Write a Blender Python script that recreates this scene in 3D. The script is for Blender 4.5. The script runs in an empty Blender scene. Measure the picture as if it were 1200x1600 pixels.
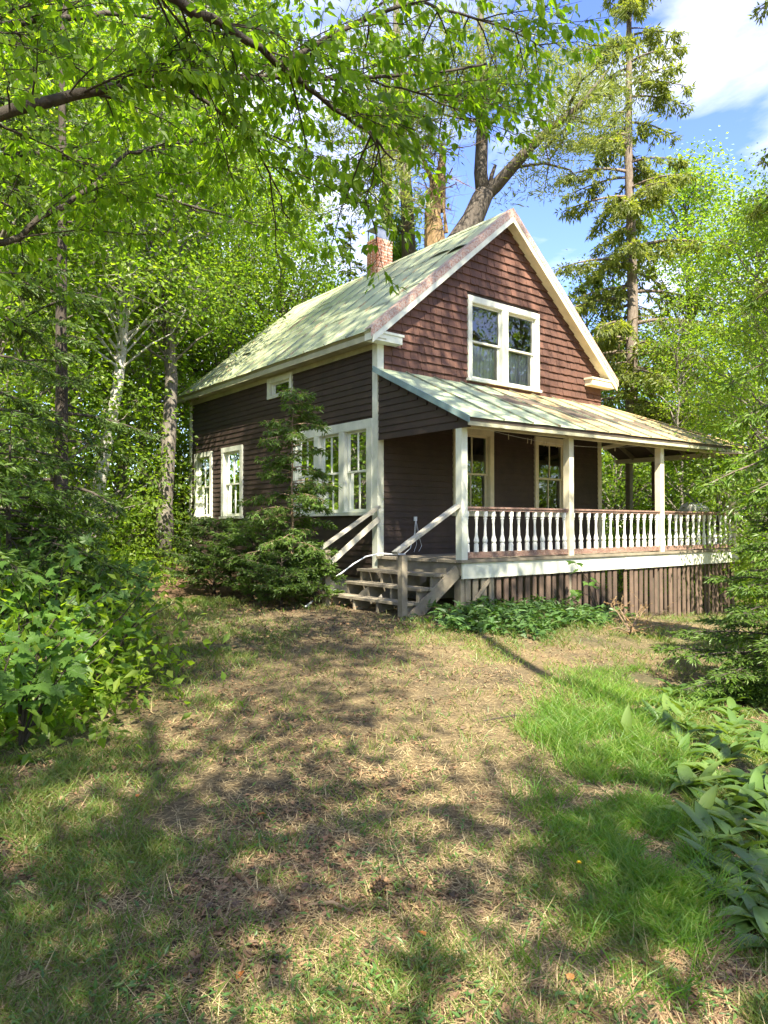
import bpy, math, random
import numpy as np
from mathutils import Vector, Matrix

# ------------------------------------------------------------------ camera, sky, sun, exposure
scene = bpy.context.scene
COL = scene.collection
CAM = np.array([-7.870, -10.076, 0.541])
YAW, PITCH, FPX = -0.672, 0.0184, 1126.3
FWD = np.array([-math.sin(YAW)*math.cos(PITCH), math.cos(YAW)*math.cos(PITCH), math.sin(PITCH)])
RGT = np.array([math.cos(YAW), math.sin(YAW), 0.0])
UPV = np.cross(RGT, FWD)
cd = bpy.data.cameras.new('camera'); cam = bpy.data.objects.new('camera', cd); COL.objects.link(cam)
cd.sensor_fit = 'VERTICAL'; cd.sensor_height = 24.0; cd.lens = FPX/1600*24.0; cd.clip_start = 0.05; cd.clip_end = 600
cam.matrix_world = Matrix(((RGT[0], UPV[0], -FWD[0], CAM[0]), (RGT[1], UPV[1], -FWD[1], CAM[1]), (RGT[2], UPV[2], -FWD[2], CAM[2]), (0, 0, 0, 1)))
scene.camera = cam

LIGHT = Vector((0.33, 0.75, -1.0)).normalized()
ELEV = math.asin(-LIGHT.z); ROT = math.atan2(-LIGHT.x, -LIGHT.y)
world = bpy.data.worlds.new('World'); scene.world = world; world.use_nodes = True
nt = world.node_tree; N = nt.nodes; Lk = nt.links
bg = N['Background']; bg.inputs['Strength'].default_value = 0.14
sky = N.new('ShaderNodeTexSky'); sky.sky_type = 'NISHITA'; sky.sun_disc = False
sky.sun_elevation = ELEV; sky.sun_rotation = ROT; sky.air_density = 1.0; sky.dust_density = 0.3; sky.ozone_density = 3.0
tc = N.new('ShaderNodeTexCoord'); mp = N.new('ShaderNodeMapping'); mp.inputs['Scale'].default_value = (1, 1, 2.2); mp.inputs['Location'].default_value = (0.3, 0.1, 0.2)
Lk.new(tc.outputs['Generated'], mp.inputs['Vector'])
nz = N.new('ShaderNodeTexNoise'); nz.inputs['Scale'].default_value = 2.6; nz.inputs['Detail'].default_value = 9; nz.inputs['Roughness'].default_value = 0.55; nz.inputs['Distortion'].default_value = 0.25
Lk.new(mp.outputs['Vector'], nz.inputs['Vector'])
cr = N.new('ShaderNodeValToRGB'); cr.color_ramp.elements[0].position = 0.44; cr.color_ramp.elements[1].position = 0.64
Lk.new(nz.outputs['Fac'], cr.inputs['Fac'])
mx = N.new('ShaderNodeMix'); mx.data_type = 'RGBA'; mx.inputs[7].default_value = (3.3, 3.3, 3.75, 1)
hs = N.new('ShaderNodeHueSaturation'); hs.inputs['Hue'].default_value = 0.522; hs.inputs['Saturation'].default_value = 1.15; hs.inputs['Value'].default_value = 0.80; Lk.new(sky.outputs['Color'], hs.inputs['Color'])
Lk.new(cr.outputs['Color'], mx.inputs[0]); Lk.new(hs.outputs['Color'], mx.inputs[6]); Lk.new(mx.outputs[2], bg.inputs['Color'])

sd = bpy.data.lights.new('sun', 'SUN'); sd.energy = 5.0; sd.angle = math.radians(0.5); sd.color = (1.0, 0.92, 0.76)
sun = bpy.data.objects.new('sun', sd); COL.objects.link(sun); sun.rotation_euler = LIGHT.to_track_quat('-Z', 'Y').to_euler(); sun.location = (-10, -20, 30)
vs = scene.view_settings; vs.view_transform = 'Standard'; vs.look = 'None'; vs.exposure = 2.15; vs.gamma = 1.0; vs.use_curve_mapping = False
scene.render.engine = 'CYCLES'
scene.cycles.max_bounces = 8; scene.cycles.transparent_max_bounces = 12; scene.cycles.diffuse_bounces = 4

# ------------------------------------------------------------------ helpers
PI = math.pi
def at(px, py, d):
    return CAM + d*(FWD + RGT*(px-600)/FPX + UPV*(800-py)/FPX)

CTRL = np.array([(-7.87,-10.08,-1.06),(-5.6,-7.2,-1.0),(-2.4,-3.2,-.85),(-1,-1.8,-.8),(.15,-2.1,-.76),(1.2,-2.1,-.83),(4,-2.1,-1.17),(6.1,-2.1,-1.36),(9,-2.1,-1.5),
    (-1.3,.9,-.75),(-1,8,-.35),(-5,2,-.8),(-6,-4,-.98),(-1.1,-7.1,-1.1),(-4.6,-8,-1.03),(16,-6,-1.9),(15,12,-1.2),(0,24,.1),(-16,16,-.2),(-18,-18,-1.2),(16,-22,-1.6),(32,32,-.5),(-8,9,-.5),(3,3,-.85),(3,7,-.6)], float)
def _rbf():
    n = len(CTRL); d = np.hypot(CTRL[:,None,0]-CTRL[None,:,0], CTRL[:,None,1]-CTRL[None,:,1])
    A = np.zeros((n+3, n+3)); A[:n,:n] = -d - np.eye(n)*0.25; A[:n,n] = 1; A[:n,n+1:] = CTRL[:,:2]; A[n,:n] = 1; A[n+1:,:n] = CTRL[:,:2].T
    return np.linalg.solve(A, np.r_[CTRL[:,2], 0, 0, 0])
RW = _rbf()
def gz(x, y):
    x = np.clip(np.asarray(x, float), -40, 60); y = np.clip(np.asarray(y, float), -40, 60)
    n = len(CTRL); s = RW[n] + RW[n+1]*x + RW[n+2]*y
    for i in range(n): s = s - RW[i]*np.sqrt((x-CTRL[i,0])**2 + (y-CTRL[i,1])**2 + 0.3)
    return s
_rs = np.random.RandomState(5); _lat = _rs.rand(64, 64)
def vnoise(x, y, sc):
    x = np.asarray(x)*sc+100; y = np.asarray(y)*sc+100; xi = np.floor(x).astype(int); yi = np.floor(y).astype(int); fx = x-xi; fy = y-yi
    fx = fx*fx*(3-2*fx); fy = fy*fy*(3-2*fy); g = lambda a, b: _lat[a % 64, b % 64]
    return (g(xi,yi)*(1-fx)+g(xi+1,yi)*fx)*(1-fy)+(g(xi,yi+1)*(1-fx)+g(xi+1,yi+1)*fx)*fy
def gpt(px, d):
    q = CAM + d*(FWD + RGT*(px-600)/FPX); return np.array([q[0], q[1], float(gz(q[0], q[1]))])
def pix_ground(px, py):
    """ground points for arrays of pixels"""
    px = np.asarray(px, float); py = np.asarray(py, float)
    D = FWD[None] + RGT[None]*((px-600)/FPX)[:,None] + UPV[None]*((800-py)/FPX)[:,None]
    z = np.full(len(px), -1.0)
    for _ in range(6):
        t = (z-CAM[2])/np.minimum(D[:,2], -1e-3); X = CAM[0]+t*D[:,0]; Y = CAM[1]+t*D[:,1]; z = gz(X, Y)
    return np.stack([X, Y, z], 1)
def inpoly(X, Y, poly):
    c = np.zeros(len(X), bool); n = len(poly)
    for i in range(n):
        x0, y0 = poly[i]; x1, y1 = poly[(i+1) % n]
        if y0 == y1: continue
        c ^= ((y0 > Y) != (y1 > Y)) & (X < (x1-x0)*(Y-y0)/(y1-y0)+x0)
    return c
def norm(v):
    v = np.asarray(v, float); return v/np.maximum(np.linalg.norm(v, axis=-1, keepdims=True), 1e-9)

def tag(o, label=None, cat=None, group=None, kind=None):
    if label: o['label'] = label
    if cat: o['category'] = cat
    if group: o['group'] = group
    if kind: o['kind'] = kind
    return o
def empty(name, loc=(0,0,0), parent=None):
    o = bpy.data.objects.new(name, None); COL.objects.link(o); o.location = tuple(loc); o.empty_display_size = 0.1
    if parent: o.parent = parent
    return o
def link_mesh(name, me, mat, parent=None, loc=None):
    if mat is not None and not me.materials: me.materials.append(mat)
    o = bpy.data.objects.new(name, me); COL.objects.link(o)
    if parent: o.parent = parent
    if loc is not None: o.location = tuple(loc)
    return o
def np_mesh(name, V, F, smooth=False):
    """V (n,3); F list of int arrays (m,k)"""
    if not isinstance(F, (list, tuple)): F = [F]
    F = [f for f in F if len(f)]
    me = bpy.data.meshes.new(name); me.vertices.add(len(V)); me.vertices.foreach_set('co', np.ascontiguousarray(V, np.float32).ravel())
    loops = np.concatenate([f.ravel() for f in F]).astype(np.int32); tot = np.concatenate([np.full(len(f), f.shape[1], np.int32) for f in F])
    st = np.concatenate([[0], np.cumsum(tot)[:-1]]).astype(np.int32)
    me.loops.add(len(loops)); me.loops.foreach_set('vertex_index', loops)
    me.polygons.add(len(tot)); me.polygons.foreach_set('loop_start', st)
    me.polygons.foreach_set('use_smooth', np.full(len(tot), bool(smooth)))
    me.update(calc_edges=True); return me
class NB:
    """numpy mesh collector"""
    def __init__(s): s.V = []; s.F3 = []; s.F4 = []; s.n = 0
    def add(s, V, F3=None, F4=None):
        V = np.asarray(V, float).reshape(-1, 3)
        if F3 is not None and len(F3): s.F3.append(np.asarray(F3, np.int64)+s.n)
        if F4 is not None and len(F4): s.F4.append(np.asarray(F4, np.int64)+s.n)
        s.V.append(V); s.n += len(V); return s
    def mesh(s, name, smooth=False):
        return np_mesh(name, np.concatenate(s.V), [np.concatenate(f) for f in (s.F3, s.F4) if f], smooth)
    def build(s, name, mat, parent=None, loc=None, smooth=False): return link_mesh(name, s.mesh(name, smooth), mat, parent, loc)
    def box(s, x0, x1, y0, y1, z0, z1):
        V = [(x0,y0,z0),(x1,y0,z0),(x1,y1,z0),(x0,y1,z0),(x0,y0,z1),(x1,y0,z1),(x1,y1,z1),(x0,y1,z1)]
        return s.add(V, None, [(0,3,2,1),(4,5,6,7),(0,1,5,4),(1,2,6,5),(2,3,7,6),(3,0,4,7)])
    def hexa(s, V): return s.add(V, None, [(0,3,2,1),(4,5,6,7),(0,1,5,4),(1,2,6,5),(2,3,7,6),(3,0,4,7)])
    def beam(s, a, b, w, h, up=(0,0,1)):
        """rectangular bar from a to b; w across, h along up"""
        a = np.array(a, float); b = np.array(b, float); t = norm(b-a); u = np.array(up, float); x = norm(np.cross(t, u)); u = np.cross(x, t)
        c = [(-1,-1),(1,-1),(1,1),(-1,1)]
        V = [a+x*w/2*i+u*h/2*j for i, j in c]+[b+x*w/2*i+u*h/2*j for i, j in c]
        return s.hexa(V)
    def prism(s, poly, d0, d1, f):
        """poly of 2D points extruded between d0,d1; f(u,v,d) -> 3D"""
        n = len(poly); V = [f(u, v, d0) for u, v in poly]+[f(u, v, d1) for u, v in poly]
        b = s.n; s.V.append(np.array(V, float)); s.n += 2*n
        for i in range(1, n-1): s.F3.append(np.array([(0, i+1, i), (n, n+i, n+i+1)])+b)
        s.F4.append(np.array([(i, (i+1) % n, n+(i+1) % n, n+i) for i in range(n)])+b); return s
    def tube(s, pts, rad, k=8, cap=True):
        pts = np.asarray(pts, float); m = len(pts); rad = np.broadcast_to(np.asarray(rad, float), (m,))
        T = norm(np.gradient(pts, axis=0)); ref = np.array([0.31, 0.17, 0.93]) if abs(T[0][2]) < .8 else np.array([1, .2, .1])
        A = norm(np.cross(T, ref)); B = np.cross(T, A); th = np.arange(k)*2*PI/k
        V = pts[:,None]+rad[:,None,None]*(A[:,None]*np.cos(th)[None,:,None]+B[:,None]*np.sin(th)[None,:,None])
        i = np.arange(m-1)[:,None]*k; j = np.arange(k)[None]; j2 = (j+1) % k
        F = np.stack([i+j, i+j2, i+k+j2, i+k+j], -1).reshape(-1, 4)
        s.add(V.reshape(-1, 3), None, F)
        if cap:
            b = s.n-m*k; s.F3.append(np.array([(b, b+q+1, b+q) for q in range(1, k-1)])); e = b+(m-1)*k; s.F3.append(np.array([(e, e+q, e+q+1) for q in range(1, k-1)]))
        return s
    def sticks(s, A, B, ra, rb, k=4):
        A = np.asarray(A, float); B = np.asarray(B, float); n = len(A)
        if not n: return s
        ra = np.broadcast_to(np.asarray(ra, float), (n,)); rb = np.broadcast_to(np.asarray(rb, float), (n,))
        T = norm(B-A); X = norm(np.cross(T, np.array([.37, .23, .9]))); Y = np.cross(T, X); th = np.arange(k)*2*PI/k
        C = X[:,None]*np.cos(th)[None,:,None]+Y[:,None]*np.sin(th)[None,:,None]
        V = np.concatenate([A[:,None]+C*ra[:,None,None], B[:,None]+C*rb[:,None,None]], 1)
        j = np.arange(k); f = np.stack([j, (j+1) % k, k+(j+1) % k, k+j], -1)
        return s.add(V.reshape(-1, 3), None, (np.arange(n)[:,None,None]*2*k+f[None]).reshape(-1, 4))
    def leaves(s, P, D, Nn, ln, wd, fold=0.25, fine=False, curl=0.0):
        """leaf blades at P along D, face normal about Nn"""
        P = np.asarray(P, float); n = len(P)
        if not n: return s
        D = norm(D); S = norm(np.cross(D, Nn)); Nn = np.cross(S, D)
        ln = np.broadcast_to(np.asarray(ln, float), (n,))[:,None]; wd = np.broadcast_to(np.asarray(wd, float), (n,))[:,None]
        if not fine:
            m = P+D*ln*.42; up = Nn*wd*fold
            V = np.stack([P, m+S*wd*.5+up, P+D*ln-Nn*ln*curl, m-S*wd*.5+up], 1).reshape(-1, 3)
            F = np.arange(n)[:,None, None]*4+np.array([(0,1,2),(0,2,3)])[None]
            return s.add(V, F.reshape(-1, 3))
        up = Nn*wd*fold; c = Nn*ln*curl
        V = np.stack([P, P+D*ln*.5-c*.3, P+D*ln-c, P+D*ln*.27+S*wd*.5+up-c*.1, P+D*ln*.68+S*wd*.33+up*.8-c*.5, P+D*ln*.27-S*wd*.5+up-c*.1, P+D*ln*.68-S*wd*.33+up*.8-c*.5], 1).reshape(-1, 3)
        F = np.arange(n)[:,None,None]*7+np.array([(0,3,1),(3,4,1),(4,2,1),(0,1,5),(5,1,6),(6,1,2)])[None]
        return s.add(V, F.reshape(-1, 3))

# ------------------------------------------------------------------ materials
MATS = {}
def base_mat(name):
    m = bpy.data.materials.new(name); m.use_nodes = True; MATS[name] = m
    return m, m.node_tree, m.node_tree.nodes['Principled BSDF']
def ramp(t, fac, stops):
    r = t.nodes.new('ShaderNodeValToRGB'); e = r.color_ramp.elements
    while len(e) < len(stops): e.new(0.5)
    for i, (p, c) in enumerate(stops): e[i].position = p; e[i].color = (*c, 1)
    t.links.new(fac, r.inputs['Fac']); return r.outputs['Color']
def noise(t, sc, detail=5, rough=.55, coord='Object', stretch=None, dist=0.0):
    c = t.nodes.new('ShaderNodeTexCoord'); v = c.outputs[coord]
    if stretch:
        mpn = t.nodes.new('ShaderNodeMapping'); mpn.inputs['Scale'].default_value = stretch; t.links.new(v, mpn.inputs['Vector']); v = mpn.outputs['Vector']
    n = t.nodes.new('ShaderNodeTexNoise'); n.inputs['Scale'].default_value = sc; n.inputs['Detail'].default_value = detail; n.inputs['Roughness'].default_value = rough; n.inputs['Distortion'].default_value = dist
    t.links.new(v, n.inputs['Vector']); return n.outputs['Fac']
def mixc(t, fac, a, b, mode='MIX'):
    m = t.nodes.new('ShaderNodeMix'); m.data_type = 'RGBA'; m.blend_type = mode
    for s, v in ((0, fac), (6, a), (7, b)):
        if hasattr(v, 'links'): t.links.new(v, m.inputs[s])
        elif isinstance(v, (int, float)): m.inputs[s].default_value = v
        else: m.inputs[s].default_value = (*v, 1)
    return m.outputs[2]
def bump(t, p, h, strength=.3, dist=.01):
    b = t.nodes.new('ShaderNodeBump'); b.inputs['Strength'].default_value = strength; b.inputs['Distance'].default_value = dist
    t.links.new(h, b.inputs['Height']); t.links.new(b.outputs['Normal'], p.inputs['Normal'])
def math_node(t, op, a, b=None, clamp=False):
    m = t.nodes.new('ShaderNodeMath'); m.operation = op; m.use_clamp = clamp
    for i, v in enumerate((a, b)):
        if v is None: continue
        if hasattr(v, 'links'): t.links.new(v, m.inputs[i])
        else: m.inputs[i].default_value = v
    return m.outputs[0]
def obj_rand(t): return t.nodes.new('ShaderNodeObjectInfo').outputs['Random']
def isl_rand(t): return t.nodes.new('ShaderNodeNewGeometry').outputs['Random Per Island']

def painted(name, c0, c1, wear, wear_amt=.62, grain=(1,1,14), rough=.6, sc=6, tone=.25):
    """weathered paint: two tones, worn patches, wood grain"""
    m, t, p = base_mat(name)
    a = ramp(t, noise(t, sc, 6), [(.3, c0), (.7, c1)])
    w = ramp(t, noise(t, sc*2.2, 8, .7, stretch=grain), [(wear_amt, (0,0,0)), (wear_amt+.12, (1,1,1))])
    c = mixc(t, w, a, wear)
    c = mixc(t, 1.0, c, ramp(t, noise(t, 1.1, 6, .65, stretch=(1,1,.55)), [(.3, (.74,.74,.75)), (.7, (1.28,1.26,1.22))]), 'MULTIPLY')
    rr = math_node(t, 'MULTIPLY_ADD', obj_rand(t), tone); rr.node.inputs[2].default_value = 1-tone/2
    hs = t.nodes.new('ShaderNodeHueSaturation'); t.links.new(rr, hs.inputs['Value']); t.links.new(c, hs.inputs['Color'])
    t.links.new(hs.outputs['Color'], p.inputs['Base Color']); p.inputs['Roughness'].default_value = rough; p.inputs['Specular IOR Level'].default_value = .35
    bump(t, p, noise(t, 30, 5, .6, stretch=grain), .35, .006); return m
painted('siding', (.038,.026,.021), (.055,.035,.027), (.115,.085,.068), .68, (1,1,9), .62, tone=.12)
painted('shingle', (.085,.043,.031), (.132,.062,.041), (.19,.13,.11), .60, (16,16,1.2), .75, tone=.36)
painted('trim', (.58,.60,.49), (.68,.69,.58), (.36,.33,.25), .62, (3,3,3), .5, tone=.1)
painted('trim_cream', (.58,.53,.37), (.68,.62,.45), (.38,.30,.19), .62, (3,3,3), .5, tone=.08)
painted('fascia_tan', (.34,.33,.22), (.42,.41,.28), (.25,.17,.09), .6, (2,2,4), .6, tone=.1)
painted('rail_red', (.15,.080,.060), (.21,.115,.088), (.36,.30,.24), .50, (3,3,9), .6)
painted('baluster', (.70,.70,.64), (.78,.78,.72), (.45,.40,.33), .66, (5,5,2), .5, tone=.1)
painted('rail_wood', (.34,.32,.26), (.44,.42,.35), (.20,.18,.14), .58, (4,4,12), .75, tone=.2)
painted('grey_wood', (.17,.145,.105), (.25,.22,.16), (.10,.085,.065), .55, (4,4,16), .8, tone=.3)
painted('slat_wood', (.085,.060,.045), (.13,.088,.064), (.21,.17,.13), .6, (12,12,1.5), .8, tone=.5)
painted('dark_wood', (.09,.07,.05), (.12,.09,.065), (.06,.05,.04), .6, (4,4,8), .8)
painted('flash_blue', (.16,.24,.24), (.22,.32,.32), (.34,.14,.06), .58, (3,3,3), .5)
painted('rake_metal', (.40,.31,.26), (.46,.40,.33), (.32,.15,.10), .46, (2,2,2), .55)

def roofmat(name, c0, c1, rust, amt, orange=0):
    m, t, p = base_mat(name)
    a = ramp(t, noise(t, 2.2, 6), [(.3, c0), (.7, c1)])
    st = ramp(t, noise(t, 3, 7, .65, stretch=(1.2,5,1.2)), [(amt, (0,0,0)), (amt+.16, (1,1,1))])
    c = mixc(t, st, a, rust)
    c = mixc(t, ramp(t, noise(t, 14, 6, .7), [(.60, (0,0,0)), (.72, (.7,.7,.7))]), c, (.30,.30,.24))
    hs = t.nodes.new('ShaderNodeHueSaturation'); rr = math_node(t, 'MULTIPLY_ADD', obj_rand(t), .12); rr.node.inputs[2].default_value = .94
    t.links.new(rr, hs.inputs['Value']); t.links.new(c, hs.inputs['Color']); t.links.new(hs.outputs['Color'], p.inputs['Base Color'])
    p.inputs['Roughness'].default_value = .48; p.inputs['Metallic'].default_value = 0.0; p.inputs['Specular IOR Level'].default_value = .4
    bump(t, p, noise(t, 3.0, 3), .5, .03); return m
roofmat('roof_green', (.32,.365,.22), (.40,.43,.255), (.38,.31,.17), .55)
roofmat('roof_seam', (.17,.21,.145), (.23,.26,.175), (.26,.17,.09), .5)
roofmat('porch_green', (.33,.40,.25), (.39,.45,.28), (.41,.32,.18), .56)
roofmat('porch_rust', (.42,.34,.18), (.47,.36,.18), (.42,.26,.115), .47)

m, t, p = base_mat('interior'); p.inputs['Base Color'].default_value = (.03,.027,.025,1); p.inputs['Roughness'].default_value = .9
m, t, p = base_mat('curtain'); p.inputs['Base Color'].default_value = (.55,.55,.58,1); p.inputs['Roughness'].default_value = .9
m, t, p = base_mat('glass')
gl = t.nodes.new('ShaderNodeBsdfGlossy'); gl.inputs['Roughness'].default_value = .015; gl.inputs['Color'].default_value = (.95,.97,1,1)
tr = t.nodes.new('ShaderNodeBsdfTransparent'); tr.inputs['Color'].default_value = (.8,.84,.82,1)
lw = t.nodes.new('ShaderNodeFresnel'); lw.inputs['IOR'].default_value = 1.75
ms = t.nodes.new('ShaderNodeMixShader'); t.links.new(math_node(t, 'MULTIPLY', lw.outputs[0], 1.5, True), ms.inputs[0]); t.links.new(tr.outputs[0], ms.inputs[1]); t.links.new(gl.outputs[0], ms.inputs[2])
bn = t.nodes.new('ShaderNodeBump'); bn.inputs['Strength'].default_value = .06; bn.inputs['Distance'].default_value = .02; t.links.new(noise(t, 4, 2), bn.inputs['Height']); t.links.new(bn.outputs[0], gl.inputs['Normal'])
t.links.new(ms.outputs[0], t.nodes['Material Output'].inputs['Surface'])

m, t, p = base_mat('brick')
a = ramp(t, obj_rand(t), [(0, (.30,.10,.055)), (.5, (.38,.14,.075)), (.8, (.33,.16,.10)), (1, (.45,.30,.22))])
a = mixc(t, ramp(t, noise(t, 16, 6, .7, coord='Object'), [(.50, (0,0,0)), (.6, (1,1,1))]), a, (.52,.45,.38))
t.links.new(a, p.inputs['Base Color']); p.inputs['Roughness'].default_value = .9; bump(t, p, noise(t, 60), .4, .005)
m, t, p = base_mat('mortar'); p.inputs['Base Color'].default_value = (.40,.35,.29,1); p.inputs['Roughness'].default_value = .95
m, t, p = base_mat('cap_metal'); p.inputs['Base Color'].default_value = (.35,.36,.36,1); p.inputs['Metallic'].default_value = .8; p.inputs['Roughness'].default_value = .4
m, t, p = base_mat('white_plastic'); p.inputs['Base Color'].default_value = (.75,.77,.78,1); p.inputs['Roughness'].default_value = .35
m, t, p = base_mat('black_plastic'); p.inputs['Base Color'].default_value = (.02,.02,.02,1); p.inputs['Roughness'].default_value = .45
m, t, p = base_mat('grill_lid'); t.links.new(ramp(t, noise(t, 6), [(.3, (.42,.42,.36)), (.7, (.5,.5,.44))]), p.inputs['Base Color']); p.inputs['Roughness'].default_value = .4
m, t, p = base_mat('concrete'); t.links.new(ramp(t, noise(t, 5), [(.3, (.20,.19,.17)), (.7, (.32,.30,.27))]), p.inputs['Base Color']); p.inputs['Roughness'].default_value = .95

def leafmat(name, cols, trans=.45, tcol=(1.2,1.5,.35), rough=.45, spec=.35, per='island'):
    m, t, p = base_mat(name)
    fac = isl_rand(t) if per == 'island' else obj_rand(t)
    k = len(cols); c = ramp(t, fac, [(i/(k-1) if k > 1 else 0, q) for i, q in enumerate(cols)])
    big = ramp(t, noise(t, .55, 3), [(.3, (.78,.80,.78)), (.7, (1.22,1.18,1.1))])
    c = mixc(t, 1.0, c, big, 'MULTIPLY')
    t.links.new(c, p.inputs['Base Color']); p.inputs['Roughness'].default_value = rough; p.inputs['Specular IOR Level'].default_value = spec
    if trans > 0:
        ts = t.nodes.new('ShaderNodeBsdfTranslucent'); tcn = mixc(t, 1.0, c, tcol, 'MULTIPLY'); t.links.new(tcn, ts.inputs['Color'])
        mxs = t.nodes.new('ShaderNodeMixShader'); mxs.inputs[0].default_value = trans
        t.links.new(p.outputs[0], mxs.inputs[1]); t.links.new(ts.outputs[0], mxs.inputs[2]); t.links.new(mxs.outputs[0], t.nodes['Material Output'].inputs['Surface'])
    return m
leafmat('leaf_birch', [(.064,.125,.015), (.096,.165,.019), (.138,.205,.026)], .62, (3.1,3.1,.7))
leafmat('leaf_far', [(.080,.150,.020), (.116,.185,.025), (.160,.218,.034)], .55, (2.5,2.55,.6))
leafmat('leaf_far2', [(.050,.110,.022), (.080,.145,.028), (.11,.175,.036)], .5, (1.9,2.0,.5))
leafmat('leaf_maple', [(.070,.150,.026), (.100,.185,.032)], .45, (2.2,2.2,.5), per='obj')
leafmat('leaf_strap', [(.060,.120,.028), (.090,.160,.036), (.125,.190,.045)], .35, (1.9,1.8,.5), rough=.36, spec=.5, per='obj')
leafmat('leaf_cover', [(.050,.110,.030), (.075,.150,.040), (.10,.17,.045)], .35, (1.5,1.6,.5))
leafmat('needle_dark', [(.034,.068,.018), (.054,.100,.022), (.085,.135,.028)], .38, (2.2,2.2,.5))
leafmat('needle_green', [(.055,.105,.020), (.080,.145,.026), (.110,.170,.033)], .40, (2.0,2.0,.5))
leafmat('needle_cedar', [(.075,.145,.020), (.105,.185,.026), (.150,.220,.036)], .45, (2.2,2.2,.5))
leafmat('needle_olive', [(.085,.115,.026), (.130,.160,.038), (.185,.205,.056)], .48, (2.4,2.4,.6))
leafmat('needle_pine', [(.095,.130,.040), (.135,.170,.052), (.185,.205,.07)], .42, (2.0,2.0,.6))
leafmat('needle_brown', [(.20,.12,.05), (.30,.19,.08), (.38,.26,.12)], .3, (1.2,1.1,.7))
leafmat('grass_green', [(.062,.150,.020), (.090,.190,.026), (.130,.220,.036), (.18,.21,.06)], .45, (2.0,2.1,.5))
leafmat('grass_sparse', [(.070,.140,.024), (.100,.180,.030), (.19,.19,.07), (.13,.18,.04)], .42, (1.8,1.8,.5))
leafmat('straw', [(.20,.145,.078), (.32,.245,.13), (.50,.40,.225), (.12,.085,.048), (.24,.165,.085)], .15, (1,1,.8), rough=.7)
leafmat('litter', [(.10,.062,.035), (.17,.10,.055), (.24,.15,.08), (.07,.05,.035), (.20,.12,.07)], .1, (1,1,.8), rough=.7)
leafmat('orange_leaf', [(.42,.15,.04), (.36,.19,.07)], .2, (1,1,.6), per='obj')
leafmat('yellow_petal', [(.75,.50,.02), (.80,.58,.04)], .2, (1,1,.6))

def bark(name, c0, c1, c2, sc=5, stretch=(3,3,.6), birch=False):
    m, t, p = base_mat(name)
    c = ramp(t, noise(t, sc, 8, .65, stretch=stretch), [(.28, c0), (.5, c1), (.75, c2)])
    if birch: c = mixc(t, ramp(t, noise(t, 7, 5, .6, stretch=(1,1,7)), [(.58, (0,0,0)), (.66, (1,1,1))]), c, (.05,.045,.04))
    t.links.new(c, p.inputs['Base Color']); p.inputs['Roughness'].default_value = .9; p.inputs['Specular IOR Level'].default_value = .2
    bump(t, p, noise(t, sc*4, 8, .7, stretch=stretch), .8, .03); return m
bark('bark_dark', (.035,.028,.022), (.065,.054,.042), (.11,.095,.075))
bark('bark_grey', (.09,.075,.06), (.16,.14,.115), (.25,.22,.18))
bark('bark_spruce', (.09,.07,.055), (.17,.135,.105), (.27,.22,.18), 7)
bark('bark_birch', (.30,.27,.23), (.48,.45,.40), (.62,.59,.54), 4, (1,1,3), True)
bark('bark_pine', (.045,.037,.03), (.095,.08,.066), (.17,.145,.12), 6)
bark('split_wood', (.10,.07,.045), (.22,.145,.075), (.38,.26,.13), 6, (6,6,.7))
bark('twig_bark', (.04,.03,.024), (.07,.055,.042), (.11,.09,.07), 12)
bark('twig_tan', (.16,.11,.07), (.24,.17,.11), (.32,.24,.16), 12)

m, t, p = base_mat('ground')
att = t.nodes.new('ShaderNodeAttribute'); att.attribute_name = 'cover'; sep = t.nodes.new('ShaderNodeSeparateColor'); t.links.new(att.outputs['Color'], sep.inputs[0])
soil = ramp(t, noise(t, 9, 8, .7), [(.3, (.046,.038,.026)), (.5, (.088,.070,.044)), (.72, (.16,.125,.075))])
strw = ramp(t, noise(t, 45, 8, .75, dist=.6), [(.30, (.052,.039,.023)), (.5, (.175,.128,.066)), (.68, (.39,.305,.16))])
patch = math_node(t, 'MULTIPLY', ramp(t, noise(t, .75, 6, .6), [(.36, (0,0,0)), (.56, (1,1,1))]), ramp(t, noise(t, 6, 6, .7), [(.3, (.3,.3,.3)), (.6, (1,1,1))]))
c = mixc(t, patch, soil, strw)
grn = ramp(t, noise(t, 30, 6, .7), [(.3, (.045,.055,.022)), (.7, (.085,.105,.036))])
gf = math_node(t, 'MULTIPLY', sep.outputs[0], ramp(t, noise(t, 5, 6, .7), [(.35, (.1,.1,.1)), (.62, (1,1,1))]))
c = mixc(t, gf, c, grn)
lit = ramp(t, noise(t, 16, 7, .7), [(.3, (.05,.032,.022)), (.5, (.12,.075,.045)), (.7, (.20,.125,.075))])
c = mixc(t, sep.outputs[1], c, lit)
t.links.new(c, p.inputs['Base Color']); p.inputs['Roughness'].default_value = .95; p.inputs['Specular IOR Level'].default_value = .15
bump(t, p, noise(t, 40, 8, .75), .9, .03)
M = MATS
print('materials done')

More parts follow.
